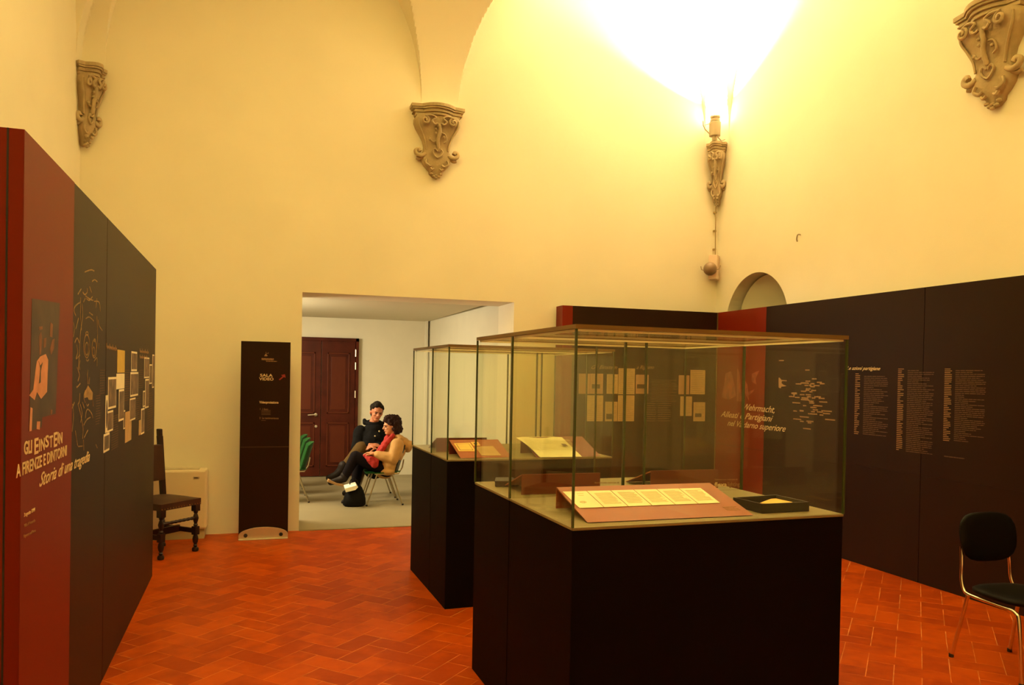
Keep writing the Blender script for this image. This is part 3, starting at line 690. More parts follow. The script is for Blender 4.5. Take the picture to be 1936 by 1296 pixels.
for a, b, wd in [(110, 105, 80), (540, 260, 70), (650, 403, 75), (545, 441, 75), (385, 486, 90), (465, 470, 135), (625, 483, 65), (730, 460, 80), (780, 483, 80), (530, 510, 60), (595, 507, 40), (680, 512, 95), (620, 530, 75), (550, 567, 80), (545, 590, 60), (640, 592, 75),
                 (470, 605, 85), (610, 615, 45), (452, 660, 75), (550, 662, 80), (275, 690, 90), (372, 705, 75), (568, 695, 65), (690, 695, 105), (480, 715, 110), (650, 715, 55), (760, 720, 95), (470, 742, 140), (600, 768, 75), (770, 778, 135), (330, 792, 130), (605, 796, 80),
                 (503, 840, 55), (670, 840, 150), (625, 868, 100), (665, 908, 85), (805, 925, 170), (345, 927, 65), (635, 938, 65), (730, 942, 95), (585, 972, 150), (830, 967, 115), (775, 993, 60), (450, 1020, 150), (345, 1057, 130), (865, 1065, 165), (455, 1095, 60), (560, 1093, 115), (580, 1120, 60), (505, 1212, 130)]:
    p = FR.px(1460 + a / 8.64, 670 + b / 8.64); q = FR.px(1460 + (a + wd) / 8.64, 670 + b / 8.64); h = .006; u = p[0]
    while u < q[0] - .004:
        l = min(random.uniform(.008, .03), q[0] - u); quadbox(bm, [FR.w(u, p[1] - h), FR.w(u + l, p[1] - h), FR.w(u + l, p[1] + h * random.uniform(.4, 1.2)), FR.w(u, p[1] + h)], FR.n * .001); u += l + .003
x = obj('map_place_names', bm, 'letter_mid', rp1); x['kind'] = 'stuff'
bm = B()
for poly in ([(105, 385), (120, 385), (150, 420), (240, 430), (238, 442), (160, 440), (150, 470), (180, 500), (235, 520), (190, 530), (150, 530), (140, 560), (105, 545)], [(315, 625), (400, 625), (405, 655), (370, 660), (362, 690), (350, 690), (345, 660), (312, 650)], [(447, 910), (515, 918), (512, 940), (450, 938)]):
    sheet(bm, FR, [FR.px(1460 + a / 8.64, 670 + b / 8.64) for a, b in poly], .001)
obj('map_symbol', bm, 'letter_mid', rp1)
ZT_ = (1580, 660, 5.4)
def col(a0, a1, b0, b1, n, rag): 
    (u0, v0), (u1, _), (_, v1), _ = zr(FR, ZT_, a0, b0, a1, b1); bm = B(); bars(bm, FR, u0, u1, v0, v1, n, (v1 - v0) / n * .38, ragged=rag); return bm
for i, (a0, a1, b0, b1, n, rag, m) in enumerate([(195, 245, 258, 870, 34, .6, 'letter_mid'), (283, 537, 285, 885, 32, .7, 'letter_dim'), (628, 690, 210, 1035, 44, .6, 'letter_mid'), (725, 1000, 225, 1065, 44, .6, 'letter_dim'), (1105, 1180, 210, 940, 40, .6, 'letter_mid'), (1215, 1530, 225, 955, 38, .7, 'letter_dim')]):
    x = obj('text_column', col(a0, a1, b0, b1, n, rag), m, rp1); x['kind'] = 'stuff'
bm = B(); bars(bm, FR, *[FR.px(1785, 863)[0], FR.px(1824, 868)[0]], FR.px(1785, 864)[1], FR.px(1785, 864)[1], 1, .008, words=True); obj('footnote', bm, 'letter_dim', rp1)
for rp, u0, u1 in ((rp1, .02, uq + 2.04), (rp2, uq + 2.06, 8.38)):
    v = FR.px(1600, 878)[1]; obj('board_joint', quadbox(B(), [FR.w(u0, v), FR.w(u1, v), FR.w(u1, v + .003), FR.w(u0, v + .003)], FR.n * .002), 'panel', rp)

# ================================================================== INFORMATION SIGN
a0 = atZ(451, 1019, 0); a1 = atZ(545, 1018, 0)
FS = Face((a0.x, 7.90, 0.012), (1, 0, 0)); SW = .455; SH = FS.px(505, 646.5)[1]
sg = thing('information_sign', 'tall dark free-standing sign reading SALA VIDEO left of the doorway', 'sign', (a0.x + SW / 2, 7.92, 0))
def tosign(o): o.parent = sg; o.matrix_parent_inverse = Matrix.Translation(-sg.location); return o
tosign(obj('sign_board', quadbox(B(), [FS.w(0, 0, 0), FS.w(SW, 0, 0), FS.w(SW, SH, 0), FS.w(0, SH, 0)], -FS.n * .03), 'panel'))
bm = B(); pts = [(0.0, -.012), (SW, -.012), (SW, .03)] + [(SW / 2 + SW / 2 * math.cos(PI * k / 16), .03 + .075 * math.sin(PI * k / 16)) for k in range(1, 16)] + [(0, .03)]
quadbox(bm, [FS.w(u, v, .014) for u, v in pts], FS.n * .01); box(bm, a0.x, a0.x + SW, 7.84, 7.97, 0, .01)
tosign(obj('base_plate', bm, 'silver', bevel=.002))
for u in (.065, SW - .065):
    tosign(obj('fixing_knob', lathe(B(), [(.018, 0), (.018, .012), (.014, .016)], FS.w(u, .03, .024), 14, Matrix.Rotation(PI / 2, 3, 'X')), 'black'))
bm = B(); quadbox(bm, [FS.w(.005, FS.px(500, 846)[1]), FS.w(SW - .005, FS.px(500, 846)[1]), FS.w(SW - .005, FS.px(500, 846)[1] + .004), FS.w(.005, FS.px(500, 846)[1] + .004)], FS.n * .002)
tosign(obj('board_joint', bm, 'letter_dim'))
for s, x0, yb, x1, yt, m, bo in (('SALA', 491.4, 712.4, 515.3, 707.2, 'letter', .02), ('VIDEO', 490, 719.3, 517.4, 714, 'letter', .02), ('Videoproiezione', 490.3, 763, 526.7, 758.6, 'letter', .03), ('1  I fatti', 490.5, 775.5, 505.5, 772, 'letter_mid', 0), ('2  Le testimonianze', 490.3, 792.5, 526.7, 789, 'letter_mid', .01)):
    tosign(line_text(FS, s, x0, yb, x1, yb + .5, yt, m, None, 'sign_lettering', bold=bo, lift=0))
for a, b, c, d, n in ((494, 777, 512, 785, 4), (494, 796, 505, 797, 1)):
    (u0, v0), (u1, _), (_, v1), _ = rect(FS, a, b, c, d); bm = B(); bars(bm, FS, u0, u1, v0, v1, n, .006, words=False); tosign(obj('small_print', bm, 'letter_dim'))
bm = B()
for poly in ([(355, 245), (372, 215), (395, 205), (385, 225), (402, 232), (398, 246)], [(375, 200), (380, 185), (386, 200)], [(398, 205), (418, 190), (410, 212)]): sheet(bm, FS, [FS.px(450 + a / 7.2, 640 + b / 7.2) for a, b in poly], .001)
bars(bm, FS, FS.px(494.5, 681)[0], FS.px(517.5, 681)[0], FS.px(494.5, 681)[1], FS.px(494.5, 679)[1], 2, .007, words=True, ragged=0); bars(bm, FS, FS.px(503, 684)[0], FS.px(530, 684)[0], FS.px(503, 684)[1], FS.px(503, 684)[1], 1, .006)
tosign(obj('emblem', bm, 'letter_mid'))
bm = B(); sheet(bm, FS, [FS.px(450 + a / 7.2, 640 + b / 7.2) for a, b in [(555, 562), (605, 518), (585, 500), (640, 490), (648, 540), (625, 528), (570, 572)]], .001); tosign(obj('direction_arrow', bm, 'red_arrow'))

# fan coil heater
t = thing('fan_coil_heater', 'cream metal fan heater on grey plinth behind the antique chair', 'heater', (-1.0, 8.10, 0))
obj('cabinet', box(B(), -.46, .49, -.10, .11, .095, .665), 'enamel', t, bevel=.02)
obj('plinth', box(B(), -.44, .47, -.07, .11, 0, .095), 'grey_plinth', t)
lb = atY(365, 904, 8.0); lb2 = atY(377, 904, 8.0)
bm = B(); box(bm, lb.x + 1.0, lb2.x + 1.0, -.103, -.1005, lb.z - .012, lb.z + .012); obj('name_badge', bm, 'silver', t, bevel=.002)
obj('badge_stripe', box(B(), lb.x + 1.01, lb2.x + .985, -.1045, -.1032, lb.z - .004, lb.z + .004), 'black', t)
obj('air_grille', box(B(), -.40, .42, -.06, .07, .666, .671), 'silver', t)
# ================================================================== SHOWCASES
DZ0, GT = 1.035, 1.815
def case(label, o, rz, w, d, joint=None):
    """o = near left corner on the floor, +x along the front, +y away"""
    t = thing('display_case', label, 'showcase', (o[0], o[1], 0), rz, 'glass showcases on dark plinths')
    obj('plinth', box(B(), 0, w, 0, d, 0, DZ0 - .012), 'case', t, bevel=.003)
    obj('deck', box(B(), -.002, w + .002, -.002, d + .002, DZ0 - .012, DZ0), 'deck', t, bevel=.002)
    g = .009
    for nm, b in (('front_pane', (0, w, 0, g)), ('rear_pane', (g, w - g, d - g, d)), ('side_pane', (0, g, g, d)), ('side_pane', (w - g, w, g, d))):
        obj(nm, box(B(), *b, DZ0 + .001, GT - .002), 'glass', t)
    obj('top_pane', box(B(), .016, w - .016, .016, d - .016, GT + .002, GT + .011), 'glass', t)
    e = .009
    for x, y in ((0, 0), (w, 0), (0, d), (w, d)):
        obj('glass_corner_edge', box(B(), x - e * .5 if x == 0 else x - e * .5, x + e * .5, y - e * .5, y + e * .5, DZ0, GT - .001), 'glass_edge', t)
    if joint:
        for j, wd in joint: obj('pane_joint', box(B(), j - wd / 2, j + wd / 2, d - .012, d + .003, DZ0, GT - .001), 'glass_edge', t)
    def ring(a, b, z0, z1):
        bm = B()
        box(bm, a, w - a, a, b, z0, z1); box(bm, a, w - a, d - b, d - a, z0, z1); box(bm, a, b, b, d - b, z0, z1); box(bm, w - b, w - a, b, d - b, z0, z1); return bm
    obj('lid_frame', ring(-.005, .016, GT, GT + .017), 'lid', t)
    obj('lid_profile', ring(.010, .0165, GT - .010, GT - .001), 'alu', t, label='pale metal profile under the lid')
    return t
rzA = math.radians(1.8)
A0 = (1.157, 2.83); WA, DA, DB = 1.318, .745, .575
def loc_(o, rz, x, y): c, s = math.cos(rz), math.sin(rz); return (o[0] + x * c - y * s, o[1] + x * s + y * c)
cA = case('nearest big glass showcase, facing the viewer, with unfolded six-page document', A0, rzA, WA, DA, [(.603, .010), (.722, .008)])
B0 = loc_(A0, rzA, 0, DA + .006)
cB = case('glass showcase backing onto the nearest one, between it and the farther pair', B0, rzA, WA, DB, [(.72, .006)])
C0 = (1.21, 5.256); WC, DC, DD = 1.26, .47, .66
cC = case('farther glass showcase with open newspaper, facing the viewer', C0, rzA, WC, DC, [(.83, .010), (.87, .008)])
D0 = loc_(C0, rzA, 0, DC + .006)
cD = case('farthest glass showcase, nearest to the doorway, backing onto the newspaper case', D0, rzA, WC, DD, [(.82, .010)])
ZD = DZ0 + .0015

def stand(name, label, p0, p1, depth, h, m_top, m_back, group=None, lip=.02):
    """sloping board: front edge p0-p1 on the deck, rising away from it over depth to height h, folded down at the back"""
    p0 = Vector((*p0, ZD)); p1 = Vector((*p1, ZD)); u = (p1 - p0).normalized(); up = Vector((0, 0, 1)); bk = up.cross(u)
    W_ = (p1 - p0).length
    t = thing(name, label, 'stand', p0, math.atan2(u.y, u.x), group)
    th = .005
    bm = B(); prof = [(0, 0.002), (depth, h), (depth, h - th * 1.5), (0.012, 0.002)]
    quadbox(bm, [(0, y, z) for y, z in prof], (W_, 0, 0)); obj('sloping_board', bm, m_top, t)
    obj('rear_flap', box(B(), 0, W_, depth - .001, depth + th, 0, h - .001), m_back, t)
    sl = Vector((0, depth, h - .002)).normalized()
    F = Face(p0 + up * .0025, u, bk * sl.y + up * sl.z)
    return t, F, W_
# near case: long stand with six pages
f0 = atZ(1111, 989.5, ZD); f1 = atZ(1425, 975.5, ZD); b0 = atZ(1045, 962, ZD)
dA = max(.24, b0.y - f0.y); hA = atY(1045, 922, b0.y).z - ZD
st, FP, W_ = stand('document_stand', 'terracotta sloping stand under the six-page document in the nearest showcase', (f0.x, f0.y), (f1.x, f1.y), dA, hA, 'stand_red', 'stand_red', 'sloping stands in the showcases')
def onF(F, pts): return [F.px(*p) for p in pts]
c4 = onF(FP, [(1063, 931), (1325, 924), (1362, 952), (1095, 962)])
t = thing('folded_document', 'long cream document of six pages on the stand in the nearest showcase', 'document', FP.w(*c4[3], .001))
for i in range(6):
    def lerp(a, b, k): return (a[0] + (b[0] - a[0]) * k, a[1] + (b[1] - a[1]) * k)
    k0, k1 = i / 6 + .003, (i + 1) / 6 - .003
    bm = B(); sheet(bm, FP, [lerp(c4[3], c4[2], k0), lerp(c4[3], c4[2], k1), lerp(c4[0], c4[1], k1), lerp(c4[0], c4[1], k0)], .0012, .0012)
    o = obj('page', bm, 'paper', t); o.matrix_parent_inverse = Matrix.Translation(-t.location)
    bm = B(); u0 = lerp(c4[3], c4[2], k0 + .02)[0]; u1 = lerp(c4[3], c4[2], k1 - .02)[0]; v0 = c4[3][1]; v1 = c4[0][1]
    du = (c4[0][0] - c4[3][0])
    if i: bars(bm, FP, u0 + du * .0, u1, v0 + .03, v1 - .03, 14, .0022, .0026, words=False)
    else:
        ribbon(bm, FP, [(u0 + .025 + .012 * math.cos(k), (v0 + v1) / 2 - .03 + .008 * math.sin(k)) for k in range(7)], .006, .0026); bars(bm, FP, u0 + .03, u1 - .02, v1 - .05, v1 - .03, 2, .003, .0026)
    if bm.faces: x = obj('page_print', bm, mat('faint_print', (.66, .55, .33), .8) if i == 0 else M['faint_print'], o); x['kind'] = 'stuff'; M['faint_print'] = x.data.materials[0]
    else: bm.free()
bm = B(); bars(bm, FP, W_ - .10, W_ - .03, .055, .09, 4, .003, .0002); o = obj('caption', bm, 'letter_mid', st); o.matrix_parent_inverse = st.matrix_basis.inverted()
st.rotation_euler = st.rotation_euler
# black tray with sheet
tz = ZD + .042
tc_ = [atZ(1386, 941, tz), atZ(1441, 953.5, tz), atZ(1530, 949.5, tz), atZ(1468, 936, tz)]
u = (tc_[2] - tc_[1]); 
ctr = (tc_[0] + tc_[1] + tc_[2] + tc_[3]) / 4
t = thing('specimen_tray', 'open black tray holding a cream sheet at right of the nearest showcase', 'tray', (ctr.x, ctr.y, ZD))
bm = B(); quadbox(bm, [Vector((p.x, p.y, ZD)) for p in tc_], (0, 0, .004))
inn = [ctr + (p - ctr) * .93 for p in tc_]
for i in range(4):
    a, b, c, d = tc_[i], tc_[(i + 1) % 4], inn[(i + 1) % 4], inn[i]
    quadbox(bm, [Vector((q.x, q.y, ZD)) for q in (a, b, c, d)], (0, 0, .042))
o = obj('tray_body', bm, 'black', t); o.matrix_parent_inverse = Matrix.Translation(-t.location)
bm = B(); zi = ZD + .024
quadbox(bm, [atZ(1437, 952, zi), atZ(1468, 940.5, zi), atZ(1509, 949, zi), atZ(1472, 955, zi)], (0, 0, .002)); box(bm, ctr.x - .03, ctr.x + .03, ctr.y - .03, ctr.y + .03, ZD + .0045, zi)
tag(obj('loose_sheet', bm, 'ochre_paper'), 'small cream sheet lying inside the open black tray', 'paper')

# stands of the case behind (their backs are seen)
yb = C = None
def backstand(label, x0, x1, ytop, Y, dpt, m='stand_dark'):
    a = atY(x0, ytop, Y); b = atY(x1, ytop, Y); h = a.z - ZD
    # front edge lies further away, back faces the viewer: order p0/p1 swapped
    return stand('document_stand', label, (b.x, b.y + dpt), (a.x, a.y + dpt), dpt, h, 'stand_red', m, 'stands seen from behind')
YB_ = B0[1] + .075
backstand('dark red stand seen from behind, left one in the second showcase', 986, 1134, 897.5, YB_ + .01, .30)
backstand('dark red stand seen from behind, right one in the second showcase', 1230, 1357, 890.5, YB_ + .04, .30)
backstand('dark red stand seen from behind in the farthest showcase', 825, 920, 828.5, D0[1] + .06, .30)
p = atZ(953, 919, ZD)
t = thing('dark_case_box', 'small black object beside the left stand in the second showcase', 'box', (p.x, p.y, ZD))
bm = B(); quadbox(bm, [(-.06, -.03, 0), (.07, -.04, 0), (.09, .06, 0), (-.03, .07, 0)], (0, 0, .022)); obj('box_body', bm, 'black', t, bevel=.004)
obj('box_lid', quadbox(B(), [(-.062, -.032, .0225), (.072, -.042, .0225), (.06, .05, .03), (-.03, .06, .03)], (0, 0, .008)), 'black', t)

# farther case: stand with certificates and newspaper stand
g0 = atZ(871, 867.5, ZD); g1 = atZ(967, 865.5, ZD); dC = .30
hC = atY(845, 832.5, g0.y + dC).z - ZD
st2, FC, WC_ = stand('document_stand', 'terracotta stand with yellow certificates in the farther showcase', (g0.x, g0.y), (g1.x, g1.y), dC, hC, 'stand_red', 'stand_dark', 'sloping stands in the showcases')
Z9 = (770, 780, 8.1)
def paper_on(F, name, label, pts, Z, m, inner=None, mi='ochre_paper', n=0, lift=.001, cat='paper'):
    q = [F.px(Z[0] + a / Z[2], Z[1] + b / Z[2]) for a, b in pts]
    o = obj(name, sheet(B(), F, q, .0012, lift), m); tag(o, label, cat)
    if inner:
        cx = sum(a for a, b in q) / len(q); cy = sum(b for a, b in q) / len(q)
        obj('printed_frame', sheet(B(), F, [(cx + (a - cx) * inner, cy + (b - cy) * inner) for a, b in q], .0006, lift + .0012), mi, o)
        obj('printed_field', sheet(B(), F, [(cx + (a - cx) * (inner - .1), cy + (b - cy) * (inner - .1)) for a, b in q], .0006, lift + .0018), m, o)
    return o, q
paper_on(FC, 'certificate', 'yellow certificate with ornamental border, left on the farther stand', [(710, 480), (960, 470), (1050, 600), (790, 600)], Z9, 'ochre_paper', .8, 'pencil')
paper_on(FC, 'identity_card', 'small card with a dark photo between the two yellow certificates', [(970, 460), (1085, 460), (1120, 512), (1010, 515)], Z9, 'ochre_paper')
q = [FC.px(Z9[0] + a / Z9[2], Z9[1] + b / Z9[2]) for a, b in [(1012, 474), (1062, 472), (1075, 496), (1030, 500)]]
x = obj('card_photo', sheet(B(), FC, q, .0006, .0023), 'dark_photo', bpy.data.objects['identity_card'])
paper_on(FC, 'certificate', 'plain ochre sheet, right on the farther stand', [(1040, 530), (1310, 520), (1440, 665), (1135, 665)], Z9, 'tan_paper')
n0 = atZ(1020, 866, ZD); n1 = atZ(1136, 863.5, ZD); dN = .33
hN = atY(975, 827, n0.y + dN).z - ZD
st3, FN, WN = stand('document_stand', 'dark stand under the open newspaper in the farther showcase', (n0.x - .02, n0.y), (n1.x, n1.y), dN, hN, 'stand_dark', 'stand_dark', 'sloping stands in the showcases')
Z10 = (900, 800, 6.17)
pts = [(745, 408), (1235, 400), (1225, 350), (1000, 176), (465, 178)]
q = [FN.px(Z10[0] + a / Z10[2], Z10[1] + b / Z10[2]) for a, b in pts]
# curling sheet
W0 = .56
t = thing('newspaper', 'large pale newspaper spread open on a stand in the farther showcase', 'newspaper', FN.w(.02, .01, .002))
bm = B(); NU, NV = 16, 10; gr = []
ua, va = q[0]; ub_, vb = q[3]; 
for i in range(NU + 1):
    row = []
    for j in range(NV + 1):
        s = i / NU; r_ = j / NV
        u_ = q[0][0] * (1 - s) * (1 - r_) + q[1][0] * s * (1 - r_) + q[4][0] * (1 - s) * r_ + q[3][0] * s * r_
        v_ = (q[0][1] * (1 - s) + q[1][1] * s) * (1 - r_) + (q[4][1] * (1 - s) + q[3][1] * s) * r_
        lf_ = .003 + .012 * (1 - s) * (1 - s) * math.sin(PI * r_) + .004 * math.sin(s * 9) * r_
        row.append(bm.verts.new(FN.w(u_, v_, lf_)))
    gr.append(row)
fs = [bm.faces.new((gr[i][j], gr[i + 1][j], gr[i + 1][j + 1], gr[i][j + 1])) for i in range(NU) for j in range(NV)]
ex = bmesh.ops.extrude_face_region(bm, geom=fs)
for v in [g for g in ex['geom'] if isinstance(g, bmesh.types.BMVert)]: v.co += FN.n * .0012
o = obj('news_sheet', bm, 'newsprint', t, smooth=40); o.matrix_parent_inverse = Matrix.Translation(-t.location)
bm = B()
for k in range(5):
    a = FN.px(985 + k * 17, 833); 
    bars(bm, FN, a[0] + .01, a[0] + .085, a[1] - .20, a[1] - .03, 13, .003, .017, words=False)
bars(bm, FN, FN.px(985, 831)[0], FN.px(1050, 831)[0], FN.px(985, 831)[1], FN.px(985, 831)[1], 1, .008, .016)
o = obj('news_print', bm, M['faint_print'], t); o['kind'] = 'stuff'; o.matrix_parent_inverse = Matrix.Translation(-t.location)
qq = [FN.px(900 + a / 6.17, 800 + b / 6.17) for a, b in [(985, 268), (1040, 272), (1072, 300), (1015, 296)]]
o = obj('news_photo', sheet(B(), FN, qq, .0008, .018), 'photo_mid', t); o.matrix_parent_inverse = Matrix.Translation(-t.location)

# sponsor lettering on the rear pane of the nearest case
ra = loc_(A0, rzA, 0, DA - .011)
FG = Face((ra[0], ra[1], 0), (math.cos(rzA), math.sin(rzA), 0))
def decal(s, x0, y, x1, yt, m, bold=0):
    o = line_text(FG, s, x0, y, x1, y - .4, yt, m, None, 'glass_lettering', bold=bold, lift=0)
    o.parent = cA; o.matrix_parent_inverse = cA.matrix_basis.inverted(); return o
cA.location = cA.location; bpy.context.view_layer.update()
for o_ in (cA,): pass
decal('flexa', 1350.5, 921, 1374, 912.5, 'letter', .02); decal('lighting', 1375, 920.5, 1397.5, 912, 'letter_mid', 0)
decal('illuminazione realizzata da', 1351, 908.5, 1394, 905.5, 'letter_mid', 0); decal('illuminazione realizzata da', 1124, 914.5, 1170, 911.5, 'letter_mid', 0)

# ================================================================== CHAIRS
def turned(bm, p, h, r, n=14):
    """baluster-turned leg from the floor up"""
    prof = [(.6, 0), (1.05, .01), (1.15, .05), (.9, .085), (.45, .10), (.75, .125), (.45, .15), (.85, .2), (1.0, .26), (.8, .32), (.5, .35)]
    lathe(bm, [(r * a, h * b) for a, b in prof], p, n)
    x, y, z = p; box(bm, x - r * .9, x + r * .9, y - r * .9, y + r * .9, z + h * .35, z + h * .52)
    prof = [(.5, .52), (.8, .55), (.5, .58), (.75, .63), (1.0, .69), (.75, .75), (.5, .79), (.8, .82), (.5, .84)]
    lathe(bm, [(r * a, h * b) for a, b in prof], p, n)
    box(bm, x - r, x + r, y - r, y + r, z + h * .84, z + h)
fl = atZ(305, 1059, 0); fr = atZ(368, 1043, 0)
u = (fr - fl); ang = math.atan2(u.y, u.x) ; ang = math.atan2(fr.y - fl.y, fr.x - fl.x)
wch = .40
cmid = (fl + fr) / 2; bkd = Vector((-math.sin(ang), math.cos(ang), 0)); ctr = cmid + bkd * .20
t = thing('antique_chair', 'antique dark walnut chair with leather seat beside the left partition', 'chair', (ctr.x, ctr.y, 0), ang)
sx = wch / 2 - .012; sy = .20
for s in (-1, 1):
    bm = B(); turned(bm, (s * sx, -sy, 0), .43, .026); obj('leg', bm, 'walnut', t, smooth=35)
for s in (-1, 1):
    bm = B(); turned(bm, (s * sx, sy, 0), .43, .024)
    quadbox(bm, [(s * sx - .02, sy - .02, .43), (s * sx + .02, sy - .02, .43), (s * sx + .02, sy + .02, .43), (s * sx - .02, sy + .02, .43)], (0, .055, .58))
    obj('leg', bm, 'walnut', t, smooth=35)
    obj('finial', quadbox(B(), [(s * sx - .021, sy + .036, 1.005), (s * sx + .021, sy + .036, 1.005), (s * sx + .017, sy + .08, 1.005), (s * sx - .017, sy + .08, 1.005)], (0, .005, .07)), 'walnut', t, bevel=.008)
for y, z, nm in ((-sy, .30, 'front_stretcher'), (sy, .15, 'rear_stretcher')):
    obj(nm, tube(B(), [(-sx + (2 * sx) * i / 24, y, z) for i in range(25)], [.010 + .006 * abs(math.sin(i * 1.1)) for i in range(25)], 8), 'walnut', t, smooth=50)
for s in (-1, 1):
    obj('side_stretcher', box(B(), s * sx - .012, s * sx + .012, -sy, sy, .165, .205), 'walnut', t)
obj('lower_board', box(B(), -sx, sx, -.012, .012, .16, .22), 'walnut', t)
bm = B()
N_ = 12
g_ = [[bm.verts.new(((-1 + 2 * i / N_) * (sx + .03), (-1 + 2 * j / N_) * (sy + .03), .475 + .028 * (1 - abs(-1 + 2 * i / N_) ** 3) * (1 - abs(-1 + 2 * j / N_) ** 3))) for j in range(N_ + 1)] for i in range(N_ + 1)]
for i in range(N_):
    for j in range(N_): bm.faces.new((g_[i][j], g_[i + 1][j], g_[i + 1][j + 1], g_[i][j + 1]))
box(bm, -sx - .03, sx + .03, -sy - .03, sy + .03, .42, .476)
st_ = obj('seat', bm, 'leather', t, smooth=40)
bm = B()
for i in range(15):
    ball(bm, (-sx - .02 + (2 * sx + .04) * i / 14, -sy - .031, .432), .005, 1)
for i in range(13): ball(bm, (sx + .031, -sy - .02 + (2 * sy + .04) * i / 12, .432), .005, 1)
o = obj('nail_heads', bm, 'brass', st_); o['kind'] = 'stuff'
bm = B(); quadbox(bm, [(-sx - .01, sy + .022, .61), (sx + .01, sy + .022, .61), (sx + .01, sy + .055, .935), (-sx - .01, sy + .055, .935)], (0, -.03, 0)); obj('backrest', bm, 'leather', t, bevel=.008)

# shell chairs of the video room
def shell_chair(label, x, y, rz, m, mb, group):
    t = thing('shell_chair', label, 'chair', (x, y, 0), rz, group)     # faces local +y
    bm = B(); n = 10; G_ = []
    for i in range(n + 1):
        s = -1 + 2 * i / n; row = []
        for j in range(n + 1):
            r = j / n; yy = .21 - .40 * r; z = .395 + .02 * s * s - .018 * math.sin(PI * r) - .02 * (1 - r) ** 4
            row.append(bm.verts.new((s * .205 * (1 - .06 * (1 - r) ** 3), yy, z)))
        G_.append(row)
    fs = [bm.faces.new((G_[i][j], G_[i + 1][j], G_[i + 1][j + 1], G_[i][j + 1])) for i in range(n) for j in range(n)]
    ex = bmesh.ops.extrude_face_region(bm, geom=fs)
    for v in [g for g in ex['geom'] if isinstance(g, bmesh.types.BMVert)]: v.co.z += .012
    obj('seat', bm, m, t, smooth=50)
    bm = B(); G_ = []
    for i in range(n + 1):
        s = -1 + 2 * i / n; row = []
        for j in range(n + 1):
            r = j / n; z = .405 + .335 * r; yy = -.18 - .10 * r + .065 * s * s
            hw = .20 * (1 - .35 * max(0, r - .8) ** 1 * abs(s) - .04 * r)
            row.append(bm.verts.new((s * hw, yy, z - (.03 * s ** 4 if r > .95 else 0))))
        G_.append(row)
    fs = [bm.faces.new((G_[i][j], G_[i + 1][j], G_[i + 1][j + 1], G_[i][j + 1])) for i in range(n) for j in range(n)]
    ex = bmesh.ops.extrude_face_region(bm, geom=fs)
    for v in [g for g in ex['geom'] if isinstance(g, bmesh.types.BMVert)]: v.co.y -= .012
    obj('backrest', bm, mb, t, smooth=50)
    for s in (-1, 1):
        for ya, yy in ((.09, .215), (-.09, -.225)):
            lg = obj('leg', tube(B(), [(s * .19, ya, .385), (s * .20, yy, .004)], .010, 8), 'bronze_leg', t, smooth=50)
            obj('foot_cap', lathe(B(), [(.013, 0), (.013, .018)], (s * .20, yy, 0), 10), 'black', lg)
        obj('side_rail', tube(B(), [(s * .19, .12, .385), (s * .19, -.17, .388), (s * .185, -.215, .46), (s * .18, -.235, .56)], .009, 8), 'bronze_leg', t, smooth=50)
    return t
def copy_thing(t, label, loc, group=None, rz=None):
    c = t.copy(); link(c); c.location = loc; c['label'] = label
    if group: c['group'] = group
    if rz is not None: c.rotation_euler = (0, 0, rz)
    for ch in list(t.children):
        d = ch.copy(); link(d); d.parent = c
        for g in list(ch.children):
            e_ = g.copy(); link(e_); e_.parent = d
    return c
RZC = PI / 2
wc = shell_chair('dark shell chair on metal legs that the woman in tan coat sits on', 1.42, 9.75, RZC, 'green_plastic', 'dark_shell', 'shell chairs in the video room')
mc = copy_thing(wc, 'dark shell chair under the man in navy jacket, mostly hidden', (1.42, 10.32, 0))
gc = shell_chair('green shell chair at left edge of doorway, nearest of its row', 0.32, 10.14, RZC, 'green_plastic', 'green_plastic', 'green shell chairs in a row')
copy_thing(gc, 'green shell chair at left edge of doorway, second in its row', (.31, 10.72, 0))
copy_thing(gc, 'green shell chair at left edge of doorway, farthest of its row', (.30, 11.30, 0))

# black padded chair on the right
t = thing('padded_chair', 'black padded chair with bent metal tube frame at the right edge', 'chair', (4.12, 3.385, 0), math.radians(-3))
def pad(hw, hh, th, roundp=3.2):
    bm = B(); n = 28; rings = []
    for k, (sc_, y) in enumerate(((.0, -th), (.7, -th), (.93, -th * .8), (1.0, -th * .3), (1.0, th * .3), (.93, th * .8), (.7, th), (0, th))):
        ring = []
        for i in range(n):
            a = 2 * PI * i / n; c, s = math.cos(a), math.sin(a)
            r = (abs(c) ** roundp + abs(s) ** roundp) ** (-1 / roundp)
            ring.append((hw * r * c * sc_, y, hh * r * s * sc_))
        rings.append([bm.verts.new(p) for p in ring])
    for a, b in zip(rings, rings[1:]):
        for i in range(n): bm.faces.new((a[i], a[(i + 1) % n], b[(i + 1) % n], b[i]))
    bmesh.ops.remove_doubles(bm, verts=bm.verts, dist=1e-5); return bm
bm = pad(.205, .145, .018)
for v in bm.verts:
    v.co.y += .25 * v.co.x ** 2 * -1.2 + 0
    if v.co.z < 0: v.co.x *= 1 + .35 * v.co.z
obj('backrest', bm, 'black_vinyl', t, smooth=60, loc=(0, .195, .715), rot=(math.radians(-8), 0, 0))
bm = pad(.205, .20, .022); bmesh.ops.rotate(bm, verts=bm.verts, matrix=Matrix.Rotation(PI / 2, 3, 'X'))
obj('seat', bm, 'black_vinyl', t, smooth=60, loc=(0, -.03, .427))
